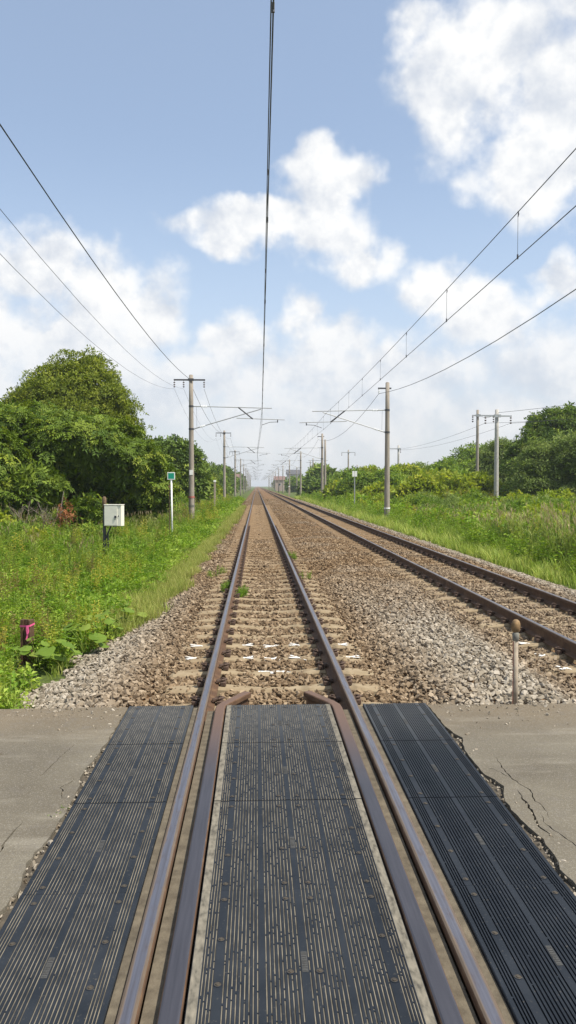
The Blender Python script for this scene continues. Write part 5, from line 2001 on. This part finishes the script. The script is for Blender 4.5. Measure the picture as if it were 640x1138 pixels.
def far_wood(label, pts, coll):
    P, Nn, S = [], [], []
    r = np.random.default_rng(9)
    for (x, y, w, h) in pts:
        m = int(w * 9)
        q = r.normal(size=(m, 3)); q /= np.linalg.norm(q, axis=1)[:, None]
        q[:, 2] = np.abs(q[:, 2])
        P.append(np.array([x, y, -0.3]) + q * np.array([w, w * .5, h * (1)]) * r.uniform(0.7, 1.0, (m, 1)))
        Nn.append(q); S.append(np.full(m, 3.4))
    P, Nn, S = map(np.concatenate, (P, Nn, S))
    tag(scatter('far_wood', PC[coll], P, vec_euler(Nn), S * r.uniform(.7, 1.3, len(S))), label, 'wood', kind='stuff')


r_ = random.Random(5)
far_wood('distant wood behind the right-hand thicket', [(30 + k * 7 + r_.uniform(-3, 3), 135 + (k % 4) * 14, 8, r_.uniform(3.2, 5.0) + 0.10 * k) for k in range(16)] + [(24 + (k % 5) * 9, 200 + 22 * k, 9, r_.uniform(4, 6.5)) for k in range(14)], 'c_mid')
far_wood('distant wood behind the left-hand trees', [(-16 - k * 7 + r_.uniform(-3, 3), 75 + (k % 4) * 14, 7, r_.uniform(2.6, 5.0)) for k in range(12)] + [(-20 - (k % 4) * 8, 150 + 24 * k, 9, r_.uniform(4, 6)) for k in range(14)], 'c_dark')

# rank undergrowth in uneven mounds before the trees: one tangled mass


def thicket(label, coll, spots, seed):
    r = np.random.default_rng(seed)
    P, Nn, S = [], [], []
    for (x, y, rr, h) in spots:
        for _ in range(4):
            cx, cy = x + r.normal(0, rr * .45), y + r.normal(0, rr * .45)
            q_r, q_h = rr * r.uniform(.45, .8), h * r.uniform(.6, 1.05)
            m = int(16 * q_r * (q_r + q_h)) + 6
            q = r.normal(size=(m, 3)); q /= np.linalg.norm(q, axis=1)[:, None]
            q[:, 2] = np.abs(q[:, 2])
            p = np.array([cx, cy, 0]) + q * np.array([q_r, q_r, q_h]) * r.uniform(.65, 1.05, (m, 1))
            p[:, 2] += bed(p[:, 0], p[:, 1])
            P.append(p); Nn.append(q + r.normal(size=(m, 3)) * .3); S.append(np.full(m, 0.62 + y / 160))
    P, Nn, S = map(np.concatenate, (P, Nn, S))
    Nn /= np.linalg.norm(Nn, axis=1)[:, None]
    tag(scatter('undergrowth', PC[coll], P, vec_euler(Nn), S * r.uniform(.6, 1.3, len(S))), label, 'undergrowth', kind='stuff')


_r = random.Random(77)


def field(n, x0, x1, y0, y1, r0, r1, h0, h1, lim):
    out = []
    while len(out) < n:
        x, y = _r.uniform(x0, x1), _r.uniform(y0, y1)
        if lim(x, y):
            out.append((x, y, _r.uniform(r0, r1), _r.uniform(h0, h1)))
    return out


vis = lambda x, y: x < 0.44 * y + 2.0
low_front = lambda x, y: vis(x, y) and abs(x / y - 18.4 / 60) > 0.022
thicket('yellow-green tangled undergrowth in front of the right-hand trees', 'c_yel', field(56, 9.8, 24, 28, 66, .6, 1.7, .7, 1.7, low_front) + field(18, 9.5, 16, 62, 110, .9, 1.8, .9, 1.7, vis), 1)
thicket('olive tangled undergrowth in front of the right-hand trees', 'c_grey', field(44, 9.6, 22, 26, 64, .6, 1.6, .7, 1.7, low_front), 2)
thicket('green tangled undergrowth in front of the right-hand trees', 'c_mid', field(56, 9.6, 24, 25, 66, .6, 1.7, .6, 1.7, low_front) + field(18, 9, 18, 64, 120, .9, 1.8, .9, 1.8, vis), 3)
thicket('browning tangled undergrowth in front of the right-hand trees', 'c_brown', field(16, 10, 18, 30, 56, .5, 1.2, .5, 1.0, low_front), 6)
lv = lambda x, y: x > -0.36 * y - 1.5 and x < -5.0
thicket('green tangled undergrowth under the left-hand trees', 'c_mid', field(22, -13, -5.2, 24, 44, .5, 1.1, .5, 1.0, lambda x, y: lv(x, y) and not (-9.6 < x < -7.2 and 27 < y < 31)) + field(18, -7.2, -5.2, 44, 110, .7, 1.3, .8, 1.5, lambda x, y: True), 4)
thicket('yellow-green tangled undergrowth along the left-hand trees', 'c_yel', field(10, -12, -5.0, 22, 44, .4, .9, .4, .8, lv) + field(16, -6.8, -4.9, 46, 120, .6, 1.2, .7, 1.3, lambda x, y: True), 5)

# ---- dead brush


def dead_brush():
    x, y = -8.5, 30.3
    g = gz(x, y)
    t = thing('dead_brush', 'leafless grey brush tangled in front of the dark left tree shadow', 'dead shrub', (x, y, g))
    r = random.Random(3)
    for k in range(17):
        b = MB()
        x0 = r.uniform(-.9, .8); p = Vector((x0, r.uniform(-.3, .3), 0.1)); d = Vector((r.uniform(-.8, .8), r.uniform(-.3, .3), 1)).normalized()
        def grow(p, d, l, rad, lev):
            pts = [p]
            for _ in range(3):
                d = (d + rv(r) * 0.22).normalized(); p = p + d * l / 3; pts.append(p)
            b.tube(pts, [rad, rad * .85, rad * .7, rad * .5], 4, 0, False)
            if lev:
                for _ in range(3):
                    grow(pts[r.randint(1, 3)], (d + rv(r) * 0.8).normalized(), l * .6, rad * .55, lev - 1)
        grow(p, d, r.uniform(.5, .85), 0.016, 2)
        b.build('branch', M['dead'], t)
    t2 = thing('dead_sapling', 'bare stem with rust-brown dead leaves beside the dead brush', 'dead tree', (-7.75, 30.5, g))
    b = MB(); b.tube([(0, 0, -.1), (0.03, 0, .9), (0.16, 0, 1.7)], [.028, .022, .012], 6); b.tube([(0.03, 0, .6), (.3, 0, .95)], [.015, .006], 5); b.build('stem', M['dead'], t2)
    r2 = np.random.default_rng(4)
    n = 70
    P = np.array([0.18, -.05, .75]) + r2.normal(size=(n, 3)) * np.array([.20, .15, .24])
    v = r2.normal(size=(n, 3)); v /= np.linalg.norm(v, axis=1)[:, None]
    c = proto_collection('dead_leaf_twig', [cluster_proto(s, 'leaf_dead', 7, 0.10, 0.11, 0.04) for s in range(3)])
    PC['dead'] = c
    foliage('dead_leaves', c, P, v, r2.uniform(.7, 1.2, n), t2, r2)


dead_brush()

# ------------------------------------------------------------------ air
b = MB()
b.box(-1600, 1600, -70, 2700, -2.0, 14.0)
m = bpy.data.materials.new('haze_air')
m.use_nodes = True
m.node_tree.nodes.clear()
_o = m.node_tree.nodes.new('ShaderNodeOutputMaterial')
_v = m.node_tree.nodes.new('ShaderNodeVolumePrincipled')
_v.inputs['Color'].default_value = (0.88, 0.93, 1.0, 1)
_v.inputs['Density'].default_value = 0.00035
_v.inputs['Anisotropy'].default_value = 0.2
m.node_tree.links.new(_v.outputs[0], _o.inputs['Volume'])
tag(b.build('haze', m), 'thin pale summer haze over the tracks', 'haze', kind='stuff')
